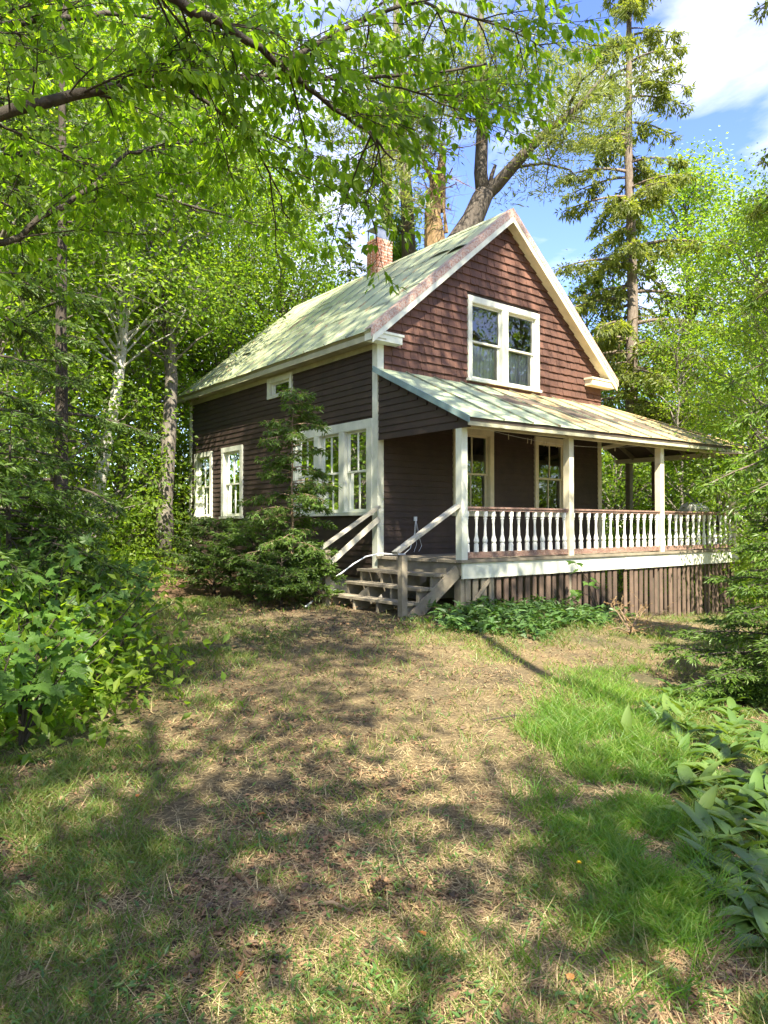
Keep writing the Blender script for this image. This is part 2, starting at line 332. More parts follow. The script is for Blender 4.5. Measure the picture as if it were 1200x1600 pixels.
# ------------------------------------------------------------------ ground
TALL = [tuple(q[:2]) for q in pix_ground([860,900,1010,1050,1080,1130,1180,1060,950,900,850], [1085,1045,1040,1130,1290,1400,1560,1500,1400,1330,1180])]
STRAP = [tuple(q[:2]) for q in pix_ground([1010,1040,1200,1420,1420,1250,1120,1085,1040], [1130,1075,1075,1100,1560,1530,1420,1300,1180])]
SKIRT = [tuple(q[:2]) for q in pix_ground([640,700,760,960,950,840,740], [962,940,930,955,985,992,985])]
def grid_axis(lo, a, b, hi, st): return np.concatenate([lo+(a-lo)*(1-np.linspace(1, 0, 26)[:-1]**1.8), np.arange(a, b, st), b+(hi-b)*np.linspace(0, 1, 26)**1.8])
gx = grid_axis(-160, -13, 9, 170, .16); gy = grid_axis(-160, -13, 5, 170, .16)
GX, GY = np.meshgrid(gx, gy, indexing='ij'); X = GX.ravel(); Y = GY.ravel()
near = (X > -13) & (X < 9) & (Y > -13) & (Y < 5)
Z = gz(X, Y) + np.where(near, (vnoise(X, Y, 1.6)-.5)*.06+(vnoise(X, Y, 4.5)-.5)*.03, 0)
i = np.arange(len(gx)-1)[:,None]*len(gy); j = np.arange(len(gy)-1)[None]
F = np.stack([i+j, i+len(gy)+j, i+len(gy)+j+1, i+j+1], -1).reshape(-1, 4)
me = np_mesh('ground', np.stack([X, Y, Z], 1), F, True)
def greenness(X, Y):
    rel = np.stack([X-CAM[0], Y-CAM[1]], 1); lat = rel@RGT[:2]; dep = rel@FWD[:2]
    g = np.clip((vnoise(X, Y, .75)*.7+vnoise(X, Y, 2.1)*.4-.45)*3, 0, 1)*.8
    g = np.maximum(g, np.clip((-lat-dep*.13-.35)*.8, 0, .9)*(.5+.5*vnoise(X, Y, 1.2))); g = np.maximum(g, np.exp(-((dep-10.2)/1.3)**2)*np.clip(vnoise(X, Y, .9)*2.2-.5, 0, .9))
    g = np.maximum(g, inpoly(X, Y, TALL)*.95); g = np.maximum(g, inpoly(X, Y, STRAP)*.9)
    g = np.maximum(g, inpoly(X, Y, SKIRT)*.8)
    drive = np.exp(-((lat-dep*.03)/(.16*dep+.35))**2)*np.clip((dep-3)/2, 0, 1); return np.clip(g*(1-.65*drive), 0, 1)
grn = greenness(X, Y)
rel = np.stack([X-CAM[0], Y-CAM[1]], 1); lat = rel@RGT[:2]; dep = rel@FWD[:2]
litf = np.clip((np.hypot(X+1, Y+3)-9)/6, 0, 1); litf = np.where((Y > 0) & (X < 0), np.maximum(litf, np.clip(Y/2, 0, 1)), litf)
ca = me.color_attributes.new('cover', 'FLOAT_COLOR', 'POINT'); ca.data.foreach_set('color', np.stack([grn, litf, 0*grn, 1+0*grn], 1).astype(np.float32).ravel())
tag(link_mesh('ground', me, M['ground']), 'brown yard of needles, straw and thin grass before the house', 'ground', kind='structure')

# ------------------------------------------------------------------ house
W, L = 6.667, 8.098
DEP = 2.075
house = empty('house', (0, 0, 0)); tag(house, 'brown clapboard farmhouse with pale green metal roof and front porch', 'house')
rnd = random.Random(3)
EZ, RZ, OX, OF, OB = 3.94, 7.0, .31, .23, .18     # eave height, ridge, overhangs
SL = (RZ-EZ)/(W/2+OX)
def roofz(x): return EZ+SL*(min(x, W-x)+OX)

# windows as (u0,u1,z0,z1) outer casing
SIDE_W = [(.14, 2.87, .72, 2.46), (2.89, 3.91, 3.30, 3.75), (5.09, 6.16, .70, 2.42), (6.72, 7.74, .70, 2.40)]
FRONT_W = [(1.85, 2.97, .72, 2.46), (4.26, 5.38, .72, 2.45)]
GAB_W = (2.243, 4.413, 3.40, 5.10)

def wall_core(name, boxes, polys=()):
    b = NB()
    for q in boxes: b.box(*q)
    for (poly, d0, d1, f) in polys: b.prism(poly, d0, d1, f)
    return b.build(name, M['siding'], house)
def around(u0, u1, z0, z1, wins, mk, shrink=.06):
    """split a wall rectangle into boxes round window openings"""
    us = sorted({u0, u1, *[w[0]+shrink for w in wins], *[w[1]-shrink for w in wins]}); out = []
    for a, b in zip(us[:-1], us[1:]):
        mid = (a+b)/2; zs = [(z0, z1)]
        for w in wins:
            if w[0]+shrink <= mid <= w[1]-shrink:
                nz = []
                for (p, q) in zs:
                    lo, hi = w[2]+shrink, w[3]-shrink
                    if p < min(q, lo): nz.append((p, min(q, lo)))
                    if max(p, hi) < q: nz.append((max(p, hi), q))
                zs = nz
        out += [mk(a, b, p, q) for p, q in zs]
    return out
side_wall = wall_core('wall', around(.02, L-.02, -.42, 3.82, SIDE_W, lambda a, b, p, q: (.02, .14, a, b, p, q)))
# front wall with gable
fb = around(.141, W-.02, -.42, 3.80, FRONT_W+[GAB_W], lambda a, b, p, q: (a, b, .02, .14, p, q))
gabf = lambda u, v, d: (u, d, v)
gp = []
wx0, wx1, wz1 = GAB_W[0]+.06, GAB_W[1]-.06, GAB_W[3]-.06
def gtop(x): return roofz(x)-.16
gp.append(([(.141, 3.80), (wx0, 3.80), (wx0, gtop(wx0)), (.141, gtop(.141))], .02, .14, gabf))
gp.append(([(wx1, 3.80), (W-.02, 3.80), (W-.02, gtop(W-.02)), (wx1, gtop(wx1))], .02, .14, gabf))
gp.append(([(wx0, wz1), (wx1, wz1), (wx1, gtop(wx1)), (W/2, gtop(W/2)), (wx0, gtop(wx0))], .02, .14, gabf))
front_wall = wall_core('wall', fb, gp)
right_wall = wall_core('wall', [(W-.14, W-.02, .141, L-.141, -.42, 3.82)])
back_wall = wall_core('wall', [(.141, W-.141, L-.14, L-.02, -.42, 3.82)], [([(.141, 3.82), (W-.141, 3.82), (W/2, gtop(W/2))], L-.14, L-.02, gabf)])
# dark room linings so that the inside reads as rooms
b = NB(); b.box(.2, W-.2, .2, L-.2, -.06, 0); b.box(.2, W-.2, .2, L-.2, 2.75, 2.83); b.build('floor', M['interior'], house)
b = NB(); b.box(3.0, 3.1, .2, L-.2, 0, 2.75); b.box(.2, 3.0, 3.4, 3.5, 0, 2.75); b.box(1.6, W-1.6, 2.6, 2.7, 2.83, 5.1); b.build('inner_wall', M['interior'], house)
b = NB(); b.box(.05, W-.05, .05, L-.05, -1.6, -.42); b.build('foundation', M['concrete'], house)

def clapboards(parent, u0, u1, z0, z1, wins, f, ex=.1155, mat='siding', topfn=None):
    """courses of wedge boards; f(u, out, z) -> 3D; broken at windows and at butt joints"""
    n = int(math.ceil((z1-z0)/ex))
    for k in range(n):
        a = z0+k*ex; btm, top = a-.012, min(a+ex+.004, z1)
        ivs = [(u0, u1)]
        for w in wins:
            if w[2] < a+ex*.6 and w[3] > a+ex*.3:
                nv = []
                for p, q in ivs:
                    if w[0] > p: nv.append((p, min(q, w[0])))
                    if w[1] < q: nv.append((max(p, w[1]), q))
                ivs = [v for v in nv if v[1]-v[0] > .02]
        for p, q in ivs:
            cuts = [p]
            while q-cuts[-1] > 4.2: cuts.append(cuts[-1]+rnd.uniform(1.6, 3.6))
            cuts.append(q)
            for c0, c1 in zip(cuts[:-1], cuts[1:]):
                e0, e1 = c0+.0015, c1-.0015
                if topfn:
                    e0 = max(e0, topfn(a)); 
                    if e1-e0 < .03: continue
                j = rnd.uniform(-.002, .002); s = rnd.uniform(-.003, .003)
                V = [f(e0, 0.0, btm+j), f(e1, 0.0, btm+j+s), f(e1, .024, btm+j+s), f(e0, .024, btm+j), f(e0, 0.0, top), f(e1, 0.0, top), f(e1, .004, top), f(e0, .004, top)]
                NB().hexa(V).build('clapboard', M[mat], parent)
clapboards(side_wall, .142, L-.142, -.36, 3.80, SIDE_W, lambda u, o, z: (.018-o, u, z))
clapboards(front_wall, .142, W-.125, .0, 3.22, FRONT_W, lambda u, o, z: (u, .018-o, z))

# gable shingles
def clip(poly, a, b, c):
    """keep a*x+b*y<=c"""
    out = []
    for i in range(len(poly)):
        p, q = poly[i], poly[(i+1) % len(poly)]; dp, dq = a*p[0]+b*p[1]-c, a*q[0]+b*q[1]-c
        if dp <= 0: out.append(p)
        if dp*dq < 0: s = dp/(dp-dq); out.append((p[0]+s*(q[0]-p[0]), p[1]+s*(q[1]-p[1])))
    return out
shs = []
EXS = .158; row = 0; z = 3.30
while z < 6.75:
    lo = max(.14 if z < 3.8 else .0, (z+.16-EZ)/SL-OX); hi = W-max(0, (z+.16-EZ)/SL-OX)
    segs = [(lo, hi)]
    if z+EXS*.6 > GAB_W[2] and z+EXS*.3 < GAB_W[3]: segs = [(lo, GAB_W[0]), (GAB_W[1], hi)]
    for p, q in segs:
        u = p
        while u < q-.01:
            w = rnd.uniform(.09, .22); e = min(u+w, q)
            if q-e < .07: e = q
            zb = z-.01+rnd.uniform(-.007, .005); tl = rnd.uniform(-.005, .005)
            poly = [(u+.003, zb), (e-.003, zb+tl), (e-.003, z+EXS+.004), (u+.003, z+EXS+.004)]
            cc = gtop(0)
            poly = clip(poly, -SL, 1, gtop(0)); poly = clip(poly, SL, 1, gtop(0)+SL*W)
            if len(poly) >= 3: shs.append((poly, z, (u-CAM[0])**2+CAM[1]**2))
            u = e
    z += EXS; row += 1
shs.sort(key=lambda s: s[2])
rest = NB()
for n_, (poly, zr, _) in enumerate(shs):
    def f(u, v, d, zr=zr, k=rnd.uniform(.85, 1.2)): return (u, .018 if d == 0 else .018-(.042-.034*max(0, min(1, (v-zr)/EXS)))*k, v)
    if n_ < 300: NB().prism(poly, 0, 1, f).build('shingle', M['shingle'], front_wall)
    else: rest.prism(poly, 0, 1, f)
if rest.n: tag(rest.build('shingle_remainder', M['shingle'], front_wall), kind='stuff')

# corner boards, frieze
b = NB(); b.box(-.012, .018, -.012, .14, -.36, 3.80); b.box(.0182, .13, -.012, .018, .0, 3.82); b.build('corner_board', M['trim'], house)
b = NB(); b.box(-.012, .018, L-.14, L+.012, -.36, 3.80); b.build('corner_board', M['trim'], house)
b = NB(); b.box(W-.125, W+.012, -.012, .018, 0, 3.22); b.build('corner_board', M['trim_cream'], house)
b = NB(); b.box(-.010, .018, .142, L-.142, 3.70, 3.80); b.build('frieze_board', M['fascia_tan'], house)

# main roof: deck slab, metal panels in three sheets per run, standing seams
TH = .085
roof = empty('roof', (0, 0, 0), house)
def slope_pt(side, u, y, h):
    """u = distance from eave along plan, h above the slab top"""
    x = -OX+u if side == 0 else W+OX-u; nx, nz = (-SL, 1) if side == 0 else (SL, 1); q = math.hypot(SL, 1)
    return (x+nx/q*h, y, EZ+SL*u+nz/q*h)
HALF = W/2+OX
for side in (0, 1):
    b = NB(); pr = [(0, -TH), (HALF, -TH), (HALF, 0), (0, 0)]
    b.prism([(u, h) for u, h in pr], -OF, L+OB, lambda u, h, d, s=side: slope_pt(s, u, d, h*(1 if u < HALF-.001 else 1)) if not u > HALF-.001 else (W/2, d, RZ+h*1.3)); b.build('roof_deck', M['fascia_tan'], roof)
    npan = 12; y0 = -OF+.0; pw = (L+OF+OB)/npan
    for k in range(npan):
        ya, yb = y0+k*pw, y0+(k+1)*pw
        cuts = [-.03, HALF*(.36+rnd.uniform(-.08, .08)), HALF*(.68+rnd.uniform(-.07, .07)), HALF-.004] if side == 0 else [-.03, HALF-.004]
        for c in range(len(cuts)-1):
            u0, u1 = cuts[c]-(.06 if c else 0), cuts[c+1]
            nu, ny = 7, 6; V = []; lift = (rnd.uniform(.03, .055) if rnd.random() < .2 else .004) if c else .004; skew = rnd.uniform(-.05, .05)
            for a in range(nu):
                for e in range(ny):
                    fu = a/(nu-1); fy = e/(ny-1); u = u0+(u1-u0)*fu + (skew*(fy-.5) if (c and a == 0) else 0)
                    bulge = math.sin(PI*fy)
                    h = .006+.007*c + (lift*bulge*max(0, 1-fu*5) if c else 0)+bulge*.006*math.sin(fu*7+k*1.7+c)
                    V.append(slope_pt(side, u, ya+.006+(yb-ya-.012)*fy, h))
            g = np.arange(nu-1)[:,None]*ny+np.arange(ny-1)[None]; F4 = np.stack([g, g+ny, g+ny+1, g+1], -1).reshape(-1, 4)
            NB().add(V, None, F4).build('roof_panel', M['roof_green'], roof, smooth=True)
        if k and side == 0:
            NB().hexa([slope_pt(side, u, ya+s*.012, h) for u, h in ((-.032, .0), ) for s in (-1, 1)]+[slope_pt(side, HALF-.004, ya+s*.012, .0) for s in (1, -1)]+
                      [slope_pt(side, -.032, ya+s*.009, .038) for s in (-1, 1)]+[slope_pt(side, HALF-.004, ya+s*.009, .038) for s in (1, -1)]).build('roof_seam', M['roof_seam'], roof)
    # rake flashing on the roof edge, barge board, rake soffit
    def strip(u0, u1, y0, y1, h0, h1, mat, name):
        qq = math.hypot(SL, 1); ue = min(u1, HALF)-.0015; X_ = (lambda u: -OX+u) if side == 0 else (lambda u: W+OX-u)
        NB().prism([(X_(u0), EZ+SL*u0+h0*qq), (X_(ue), EZ+SL*ue+h0*qq), (X_(ue), EZ+SL*ue+h1*qq), (X_(u0), EZ+SL*u0+h1*qq)], y0, y1, gabf).build(name, M[mat], roof)
    strip(-.035, HALF, -OF-.028, -OF+.16, .030, .042, 'rake_metal', 'rake_flashing')
    strip(-.035, HALF, -OF-.034, -OF-.026, -.086, .0295, 'rake_metal', 'rake_flashing')
    strip(.01, HALF, -OF-.025, -OF-.002, -.185, -.088, 'trim' if side == 0 else 'trim_cream', 'barge_board')
    strip(.03, HALF-.0, -OF-.001, .016, -.135, -.088, 'trim_cream', 'rake_soffit')
    xs = (-OX+.012, -OX+.034) if side == 0 else (W+OX-.034, W+OX-.012)
    NB().box(*xs, -OF, L+OB, EZ-.17, EZ-.07).build('eave_fascia', M['fascia_tan'], roof)
    xs = (-OX+.034, .016) if side == 0 else (W-.016, W+OX-.034)
    NB().box(*xs, -OF, L+OB, 3.802, 3.822).build('soffit', M['fascia_tan'], roof)
NB().prism([(-.12, -.10), (0, .0), (.12, -.10), (.12, -.092), (0, .016), (-.12, -.092)], -OF-.03, L+OB, lambda u, v, d: (W/2+u, d, RZ+.035+v)).build('ridge_cap', M['roof_green'], roof)
# cornice returns
b = NB(); b.box(-.30, .39, -.225, -.014, 3.77, 3.90); b.box(-.32, .42, -.245, -.014, 3.902, 3.945); b.build('cornice_return', M['trim'], house)
b = NB(); b.box(6.03, W+.27, -.225, -.014, 3.75, 3.88); b.box(6.0, W+.29, -.245, -.014, 3.882, 3.925); b.build('cornice_return', M['trim_cream'], house)

# windows
def window(f, u0, u1, z0, z1, units=1, casing=.115, mun=1, mat='trim', two_sash=True, curtain=0, sill=True, open_low=False):
    """f(u, out, z) with out>0 outwards; casing outside, double-hung sashes set in"""
    w = empty('window', f((u0+u1)/2, 0, z0), house); inv = Vector(w.location)
    def bx(b, a0, a1, o0, o1, c0, c1):
        P = [f(a0,o0,c0), f(a1,o0,c0), f(a1,o1,c0), f(a0,o1,c0), f(a0,o0,c1), f(a1,o0,c1), f(a1,o1,c1), f(a0,o1,c1)]
        b.hexa(np.array(P)-np.array(inv))
    B = lambda name, mt, *rs: [bx(b_, *r) for b_ in [NB()] for r in rs] and None
    def mk(name, mt, rects):
        b = NB(); [bx(b, *r) for r in rects]; return b.build(name, M[mt], w)
    O1 = .042; c = casing; off = -.018
    mk('head_casing', mat, [(u0, u1, off, O1, z1-c, z1)]); mk('side_casing', mat, [(u0, u0+c*.9, off, O1-.003, z0+.055, z1-c)]); mk('side_casing', mat, [(u1-c*.9, u1, off, O1-.003, z0+.055, z1-c)])
    if sill: mk('sill', mat, [(u0-.03, u1+.03, off, O1+.035, z0, z0+.05)])
    else: mk('sill', mat, [(u0, u1, off, O1, z0, z0+.07)])
    iu0, iu1, iz0, iz1 = u0+c*.9, u1-c*.9, z0+.055, z1-c
    mw = .16 if units > 1 else 0; uw = (iu1-iu0-mw*(units-1))/units
    for k in range(units-1): mk('mullion', mat, [(iu0+uw*(k+1)+mw*k, iu0+(uw+mw)*(k+1), off, O1-.004, iz0, iz1)])
    for k in range(units):
        a, e = iu0+(uw+mw)*k, iu0+(uw+mw)*k+uw; mid = (iz0+iz1)/2
        mk('jamb', mat, [(a, a+.012, -.14, O1-.01, iz0, iz1), (e-.012, e, -.14, O1-.01, iz0, iz1), (a+.012, e-.012, -.14, O1-.01, iz1-.012, iz1), (a+.012, e-.012, -.14, O1-.01, iz0, iz0+.012)])
        a += .013; e -= .013; lo, hi = iz0+.013, iz1-.013
        st = .045; halves = [(mid-.018, hi, -.028), (lo, mid+.018, -.064)] if two_sash else [(lo, hi, -.03)]
        for hidx, (s0, s1, o) in enumerate(halves):
            sa = mk('sash', mat, [(a, a+st, o-.033, o, s0, s1), (e-st, e, o-.033, o, s0, s1), (a+st, e-st, o-.033, o, s1-st*.8, s1), (a+st, e-st, o-.033, o, s0, s0+st*(.8 if hidx == 0 else 1.2))])
            if mun:
                nm = mun
                for q in range(nm):
                    mx_ = a+st+(e-a-2*st)*(q+1)/(nm+1); mk('muntin', mat, [(mx_-.011, mx_+.011, o-.030, o-.004, s0+st*(.8 if hidx == 0 else 1.2), s1-st*.8)])
            n = (mun or 0)+1
            for q in range(n):
                g0 = a+st+(e-a-2*st)*q/n; g1 = a+st+(e-a-2*st)*(q+1)/n
                tl = rnd.uniform(-.0025, .0025); pb = NB(); zz0, zz1 = s0+.03, s1-.03
                P = [f(g0, o-.018+tl, zz0), f(g1, o-.018-tl, zz0), f(g1, o-.018-tl*.3, zz1), f(g0, o-.018+tl*.3, zz1)]
                pb.add(np.array(P)-np.array(inv), None, [(0,1,2,3)]); pb.build('pane', M['glass'], w)
        if curtain:
            cb = NB(); nu = 30; cz1 = mid if curtain == 1 else hi; cu0, cu1 = a+.02, e-.02
            V = []
            for q in range(nu): 
                uu = cu0+(cu1-cu0)*q/(nu-1); oo = -.19+.018*math.sin(q*1.3+k)+.008*math.sin(q*3.1)
                V += [f(uu, oo, lo), f(uu, oo, cz1-.03*math.sin(PI*q/(nu-1)))]
            g = np.arange(nu-1)*2; cb.add(np.array(V)-np.array(inv), None, np.stack([g, g+2, g+3, g+1], -1)); cb.build('curtain', M['curtain'], w)
    return w
fs = lambda u, o, z: (.0-o, u, z)
ff = lambda u, o, z: (u, -o, z)
window(fs, *SIDE_W[0], units=3, casing=.16, mun=1, sill=True)
window(fs, *SIDE_W[1], units=1, casing=.10, mun=0, two_sash=False, sill=False)
window(fs, *SIDE_W[2], mun=1); window(fs, *SIDE_W[3], mun=1)
window(ff, *FRONT_W[0], mun=1, mat='trim_cream'); window(ff, *FRONT_W[1], mun=1, mat='trim_cream')
window(ff, *GAB_W, units=2, casing=.12, mun=0, curtain=1)

# chimney
CX0, CX1, CY0, CY1, CT = 3.10, 3.58, 3.98, 4.42, 7.74
ch = NB(); ch.box(CX0+.014, CX1-.014, CY0+.014, CY1-.014, 6.2, CT-.01); chim = ch.build('chimney', M['mortar'], house)
bl, bh, jt = .205, .062, .012
def brick_mesh(lx, ly):
    b = NB(); b.box(-lx/2, lx/2, -ly/2, ly/2, -bh/2, bh/2); mm = b.mesh('brick'); mm.materials.append(M['brick']); return mm
bm_x, bm_y, bm_hx, bm_hy = brick_mesh(bl, .1), brick_mesh(.1, bl), brick_mesh(.098, .1), brick_mesh(.1, .098)
k = 0; zc = 6.55
while zc < CT-.01:
    zc_mid = zc+bh/2
    for (axis, c0, c1, fixed) in (('x', CX0, CX1, CY0), ('y', CY0, CY1, CX0)):
        u = c0+(0 if k % 2 else -.105) + (0.0 if axis == 'x' else .105*(k % 2))
        while u < c1-.02:
            a, e = max(u, c0), min(u+bl, c1)
            if e-a > .03:
                o = link_mesh('brick', bm_x if axis == 'x' else bm_y, None, chim); dd = rnd.uniform(-.004, .004)
                o.scale = ((e-a)/bl, 1, 1) if axis == 'x' else (1, (e-a)/bl, 1)
                o.location = ((a+e)/2, fixed+.05+dd, zc_mid) if axis == 'x' else (fixed+.05+dd+.001, (a+e)/2, zc_mid)
            u += bl+jt
    zc += bh+jt; k += 1
cap = NB()
for (x, y) in ((CX0+.03, CY0+.03), (CX1-.03, CY0+.03), (CX1-.03, CY1-.03), (CX0+.03, CY1-.03)): cap.box(x-.012, x+.012, y-.012, y+.012, CT, CT+.26)
cap.box(CX0-.01, CX1+.01, CY0-.01, CY1+.01, CT+.26, CT+.275)
cap.box(CX0+.02, CX1-.02, CY0+.02, CY0+.024, CT, CT+.05); cap.build('chimney_cap', M['cap_metal'], chim)
sc_ = NB(); sc_.box(CX0+.05, CX1-.05, CY0+.03, CY0+.034, CT+.0, CT+.25); sc_.build('cap_screen', M['cap_metal'], chim)

# porch roof with hip on the right
PX1 = 9.05; PE = DEP+.30; PZT = 3.34
def pez(x): return 2.19+.012*x
def porch_pt(x, s, h=0):
    """s 0 at the wall, 1 at the eave"""
    z0, z1 = PZT, pez(x); return np.array([x, -PE*s, z0+(z1-z0)*s+h])
proof = empty('porch_roof', (0, 0, 0), house)
PXL = -.12; HX = W
seams = [PXL]; x = .0-.05
while x < PX1-.3: x += .70; seams.append(x)
seams[-1] = PX1
def smax(x):  # hip: for x beyond the house corner, panel starts at the hip line
    return 0.0 if x <= HX else (x-HX)/(PX1-HX)
pd = NB()
pd.prism([(PXL, 0), (HX, 0), (PX1, 1), (PXL, 1)], 0, 1, lambda u, v, d: tuple(porch_pt(u, v, -.012-.05*d))); pd.build('porch_roof_deck', M['dark_wood'], proof)
for k, (a, e) in enumerate(zip(seams[:-1], seams[1:])):
    pts = []
    nu, nv = 5, 9; V = []
    for iu in range(nu):
        for iv in range(nv):
            fu = iu/(nu-1); xx = a+.005+(e-a-.010)*fu; s0 = smax(xx); s = s0+(1.012-s0)*iv/(nv-1)
            V.append(porch_pt(xx, s, .004+.008*math.sin(PI*fu)*math.sin(iv*1.3+k*2.1)*.8+.004*math.sin(PI*fu)))
    g = np.arange(nu-1)[:,None]*nv+np.arange(nv-1)[None]
    NB().add(V, None, np.stack([g, g+1, g+nv+1, g+nv], -1).reshape(-1, 4)).build('roof_panel', M['porch_green'] if k < 4 else M['porch_rust'], proof, smooth=True)
    if k:
        p0 = porch_pt(a, smax(a)+.005, .014); p1 = porch_pt(a, 1.013, .014)
        NB().beam(p0, p1, .022, .04).build('roof_seam', M['roof_seam'], proof)
# right hand wing of the porch roof
PYB = 1.05
V = [(HX, 0, PZT-.012), (PX1, -PE, pez(PX1)-.012), (PX1, PYB, pez(PX1)-.012), (HX, PYB, PZT-.012)]
b = NB(); b.hexa([np.array(v)-np.array((0, 0, .05)) for v in V]+[np.array(v) for v in V]); b.build('porch_roof_deck', M['dark_wood'], proof)
ny = 5
for k in range(ny):
    y0_, y1_ = -PE+(PYB+PE)*k/ny, -PE+(PYB+PE)*(k+1)/ny
    def wp(y): return min(1, max(0, 1+ y/PE)) if y < 0 else 1.0   # share of slope that exists
    q = []
    for yy in (y0_+.005, y1_-.005):
        s = wp(yy); q += [(PX1+.015, yy, pez(PX1)+.004), (PX1-(PX1-HX)*s, yy, pez(PX1)+(PZT-pez(PX1))*s+.004)]
    NB().add([q[0], q[2], q[3], q[1]], None, [(0, 1, 2, 3)]).build('roof_panel', M['porch_rust'], proof)
b = NB(); hp0 = np.array([HX, 0, PZT+.02]); hp1 = np.array([PX1, -PE, pez(PX1)+.02]); b.beam(hp0, hp1, .07, .02); b.build('hip_cap', M['porch_rust'], proof)
# eave boards and left flashing
NB().hexa([(PXL+.02, -PE+.008, pez(0)-.13), (PX1-.02, -PE+.008, pez(PX1)-.12), (PX1-.02, -PE+.03, pez(PX1)-.12), (PXL+.02, -PE+.03, pez(0)-.13), (PXL+.02, -PE+.008, pez(0)-.015), (PX1-.02, -PE+.008, pez(PX1)-.015), (PX1-.02, -PE+.03, pez(PX1)-.015), (PXL+.02, -PE+.03, pez(0)-.015)]).build('eave_fascia', M['fascia_tan'], proof)
NB().hexa([(PX1-.03, -PE+.031, pez(PX1)-.12), (PX1-.008, -PE+.031, pez(PX1)-.12), (PX1-.008, PYB, pez(PX1)-.12), (PX1-.03, PYB, pez(PX1)-.12), (PX1-.03, -PE+.031, pez(PX1)-.015), (PX1-.008, -PE+.031, pez(PX1)-.015), (PX1-.008, PYB, pez(PX1)-.015), (PX1-.03, PYB, pez(PX1)-.015)]).build('eave_fascia', M['fascia_tan'], proof)
a0 = porch_pt(PXL, 0); a1 = porch_pt(PXL, 1.01)
NB().hexa([a0+(-.012, -.02, -.085), a0+(.012, -.02, -.085), a1+(.012, 0, -.085), a1+(-.012, 0, -.085), a0+(-.012, -.02, .022), a0+(.012, -.02, .022), a1+(.012, 0, .022), a1+(-.012, 0, .022)]).build('edge_flashing', M['flash_blue'], proof)
# porch beam
NB().hexa([(.03, -DEP-.05, 2.07), (8.90, -DEP-.05, 2.15), (8.90, -DEP+.05, 2.15), (.03, -DEP+.05, 2.07), (.03, -DEP-.05, 2.20), (8.90, -DEP-.05, 2.27), (8.90, -DEP+.05, 2.27), (.03, -DEP+.05, 2.20)]).build('porch_beam', M['trim_cream'], proof)
NB().hexa([(8.78, -DEP+.051, 2.13), (8.88, -DEP+.051, 2.13), (8.88, PYB-.02, 2.17), (8.78, PYB-.02, 2.17), (8.78, -DEP+.051, 2.26), (8.88, -DEP+.051, 2.26), (8.88, PYB-.02, 2.27), (8.78, PYB-.02, 2.27)]).build('porch_beam', M['trim_cream'], proof)
for x in [.75+.8*i for i in range(11)]:
    s0 = smax(x)+.03; q0, q1 = porch_pt(x, min(s0, .98), -.115), porch_pt(x, .98, -.115)
    if np.linalg.norm(q1-q0) > .1: NB().beam(q0, q1, .045, .10).build('rafter', M['grey_wood'], proof)
for y in (-1.6, -.9, -.2, .5):
    s = wp(y); q0 = np.array([PX1-(PX1-HX)*s*.97, y, pez(PX1)+(PZT-pez(PX1))*s*.97-.115]); q1 = np.array([PX1-.1, y, pez(PX1)-.09]); NB().beam(q0, q1, .045, .10).build('rafter', M['grey_wood'], proof)
for q0, q1 in (((W+.05, -.02, 2.35), (W+.9, -.9, 2.62)), ((W-.9, -1.95, 2.2), (W-.5, -1.2, 2.62)), ((W+.5, -1.9, 2.25), (W+.9, -1.2, 2.5))): NB().beam(q0, q1, .05, .09).build('brace', M['trim_cream'], proof)
# gable-end panel over the open porch end
pend = NB(); pend.prism([(-.02, 2.10), (-PE+.12, 2.055), (-PE+.12, pez(0)-.06), (-.02, PZT-.09)], .02, .055, lambda u, v, d: (d, u, v)); pend = pend.build('end_panel', M['siding'], proof)
clapboards(pend, -PE+.13, -.022, 2.065, PZT-.2, [], lambda u, o, z: (.0195-o, u, z), topfn=lambda z: -PE+.13+max(0, (z+.10-(pez(0)-.02)))*PE/(PZT-pez(0)))

# porch deck
deck = empty('porch_deck', (0, 0, 0), house)
nb = 16; y = -DEP-.09
for k in range(nb):
    yw = (DEP+.09-.03)/nb; j = rnd.uniform(-.004, .004); x0_ = -.06+rnd.uniform(-.015, .015)
    NB().box(x0_, 8.94+rnd.uniform(-.02, .02), y+.003, y+yw-.003, -.045+j, j-.0005).build('deck_board', M['grey_wood'], deck); y += yw
for k in range(6): NB().box(W+.02, 8.94, -.02+.16*k, .135+.16*k, -.045, 0).build('deck_board', M['grey_wood'], deck)
NB().box(.0, 4.35, -DEP-.055, -DEP-.025, -.29, -.048).build('skirt_fascia', M['trim'], deck)
NB().box(4.353, 8.9, -DEP-.058, -DEP-.026, -.30, -.048).build('skirt_fascia', M['trim'], deck)
NB().box(8.87, 8.90, -DEP-.024, 1.0, -.29, -.048).build('skirt_fascia', M['trim'], deck)
NB().box(-.02, .02, -DEP-.02, -.03, -.24, -.05).build('rim_joist', M['grey_wood'], deck)
for x in (1.5, 3, 4.5, 6, 7.5): NB().box(x, x+.05, -DEP, -.03, -.24, -.05).build('joist', M['dark_wood'], deck)
for x in (.08, 2.72, 5.7, 8.75):
    NB().box(x-.07, x+.07, -DEP, -DEP+.14, float(gz(x, -DEP))-.1, -.292).build('pier', M['grey_wood'], deck)
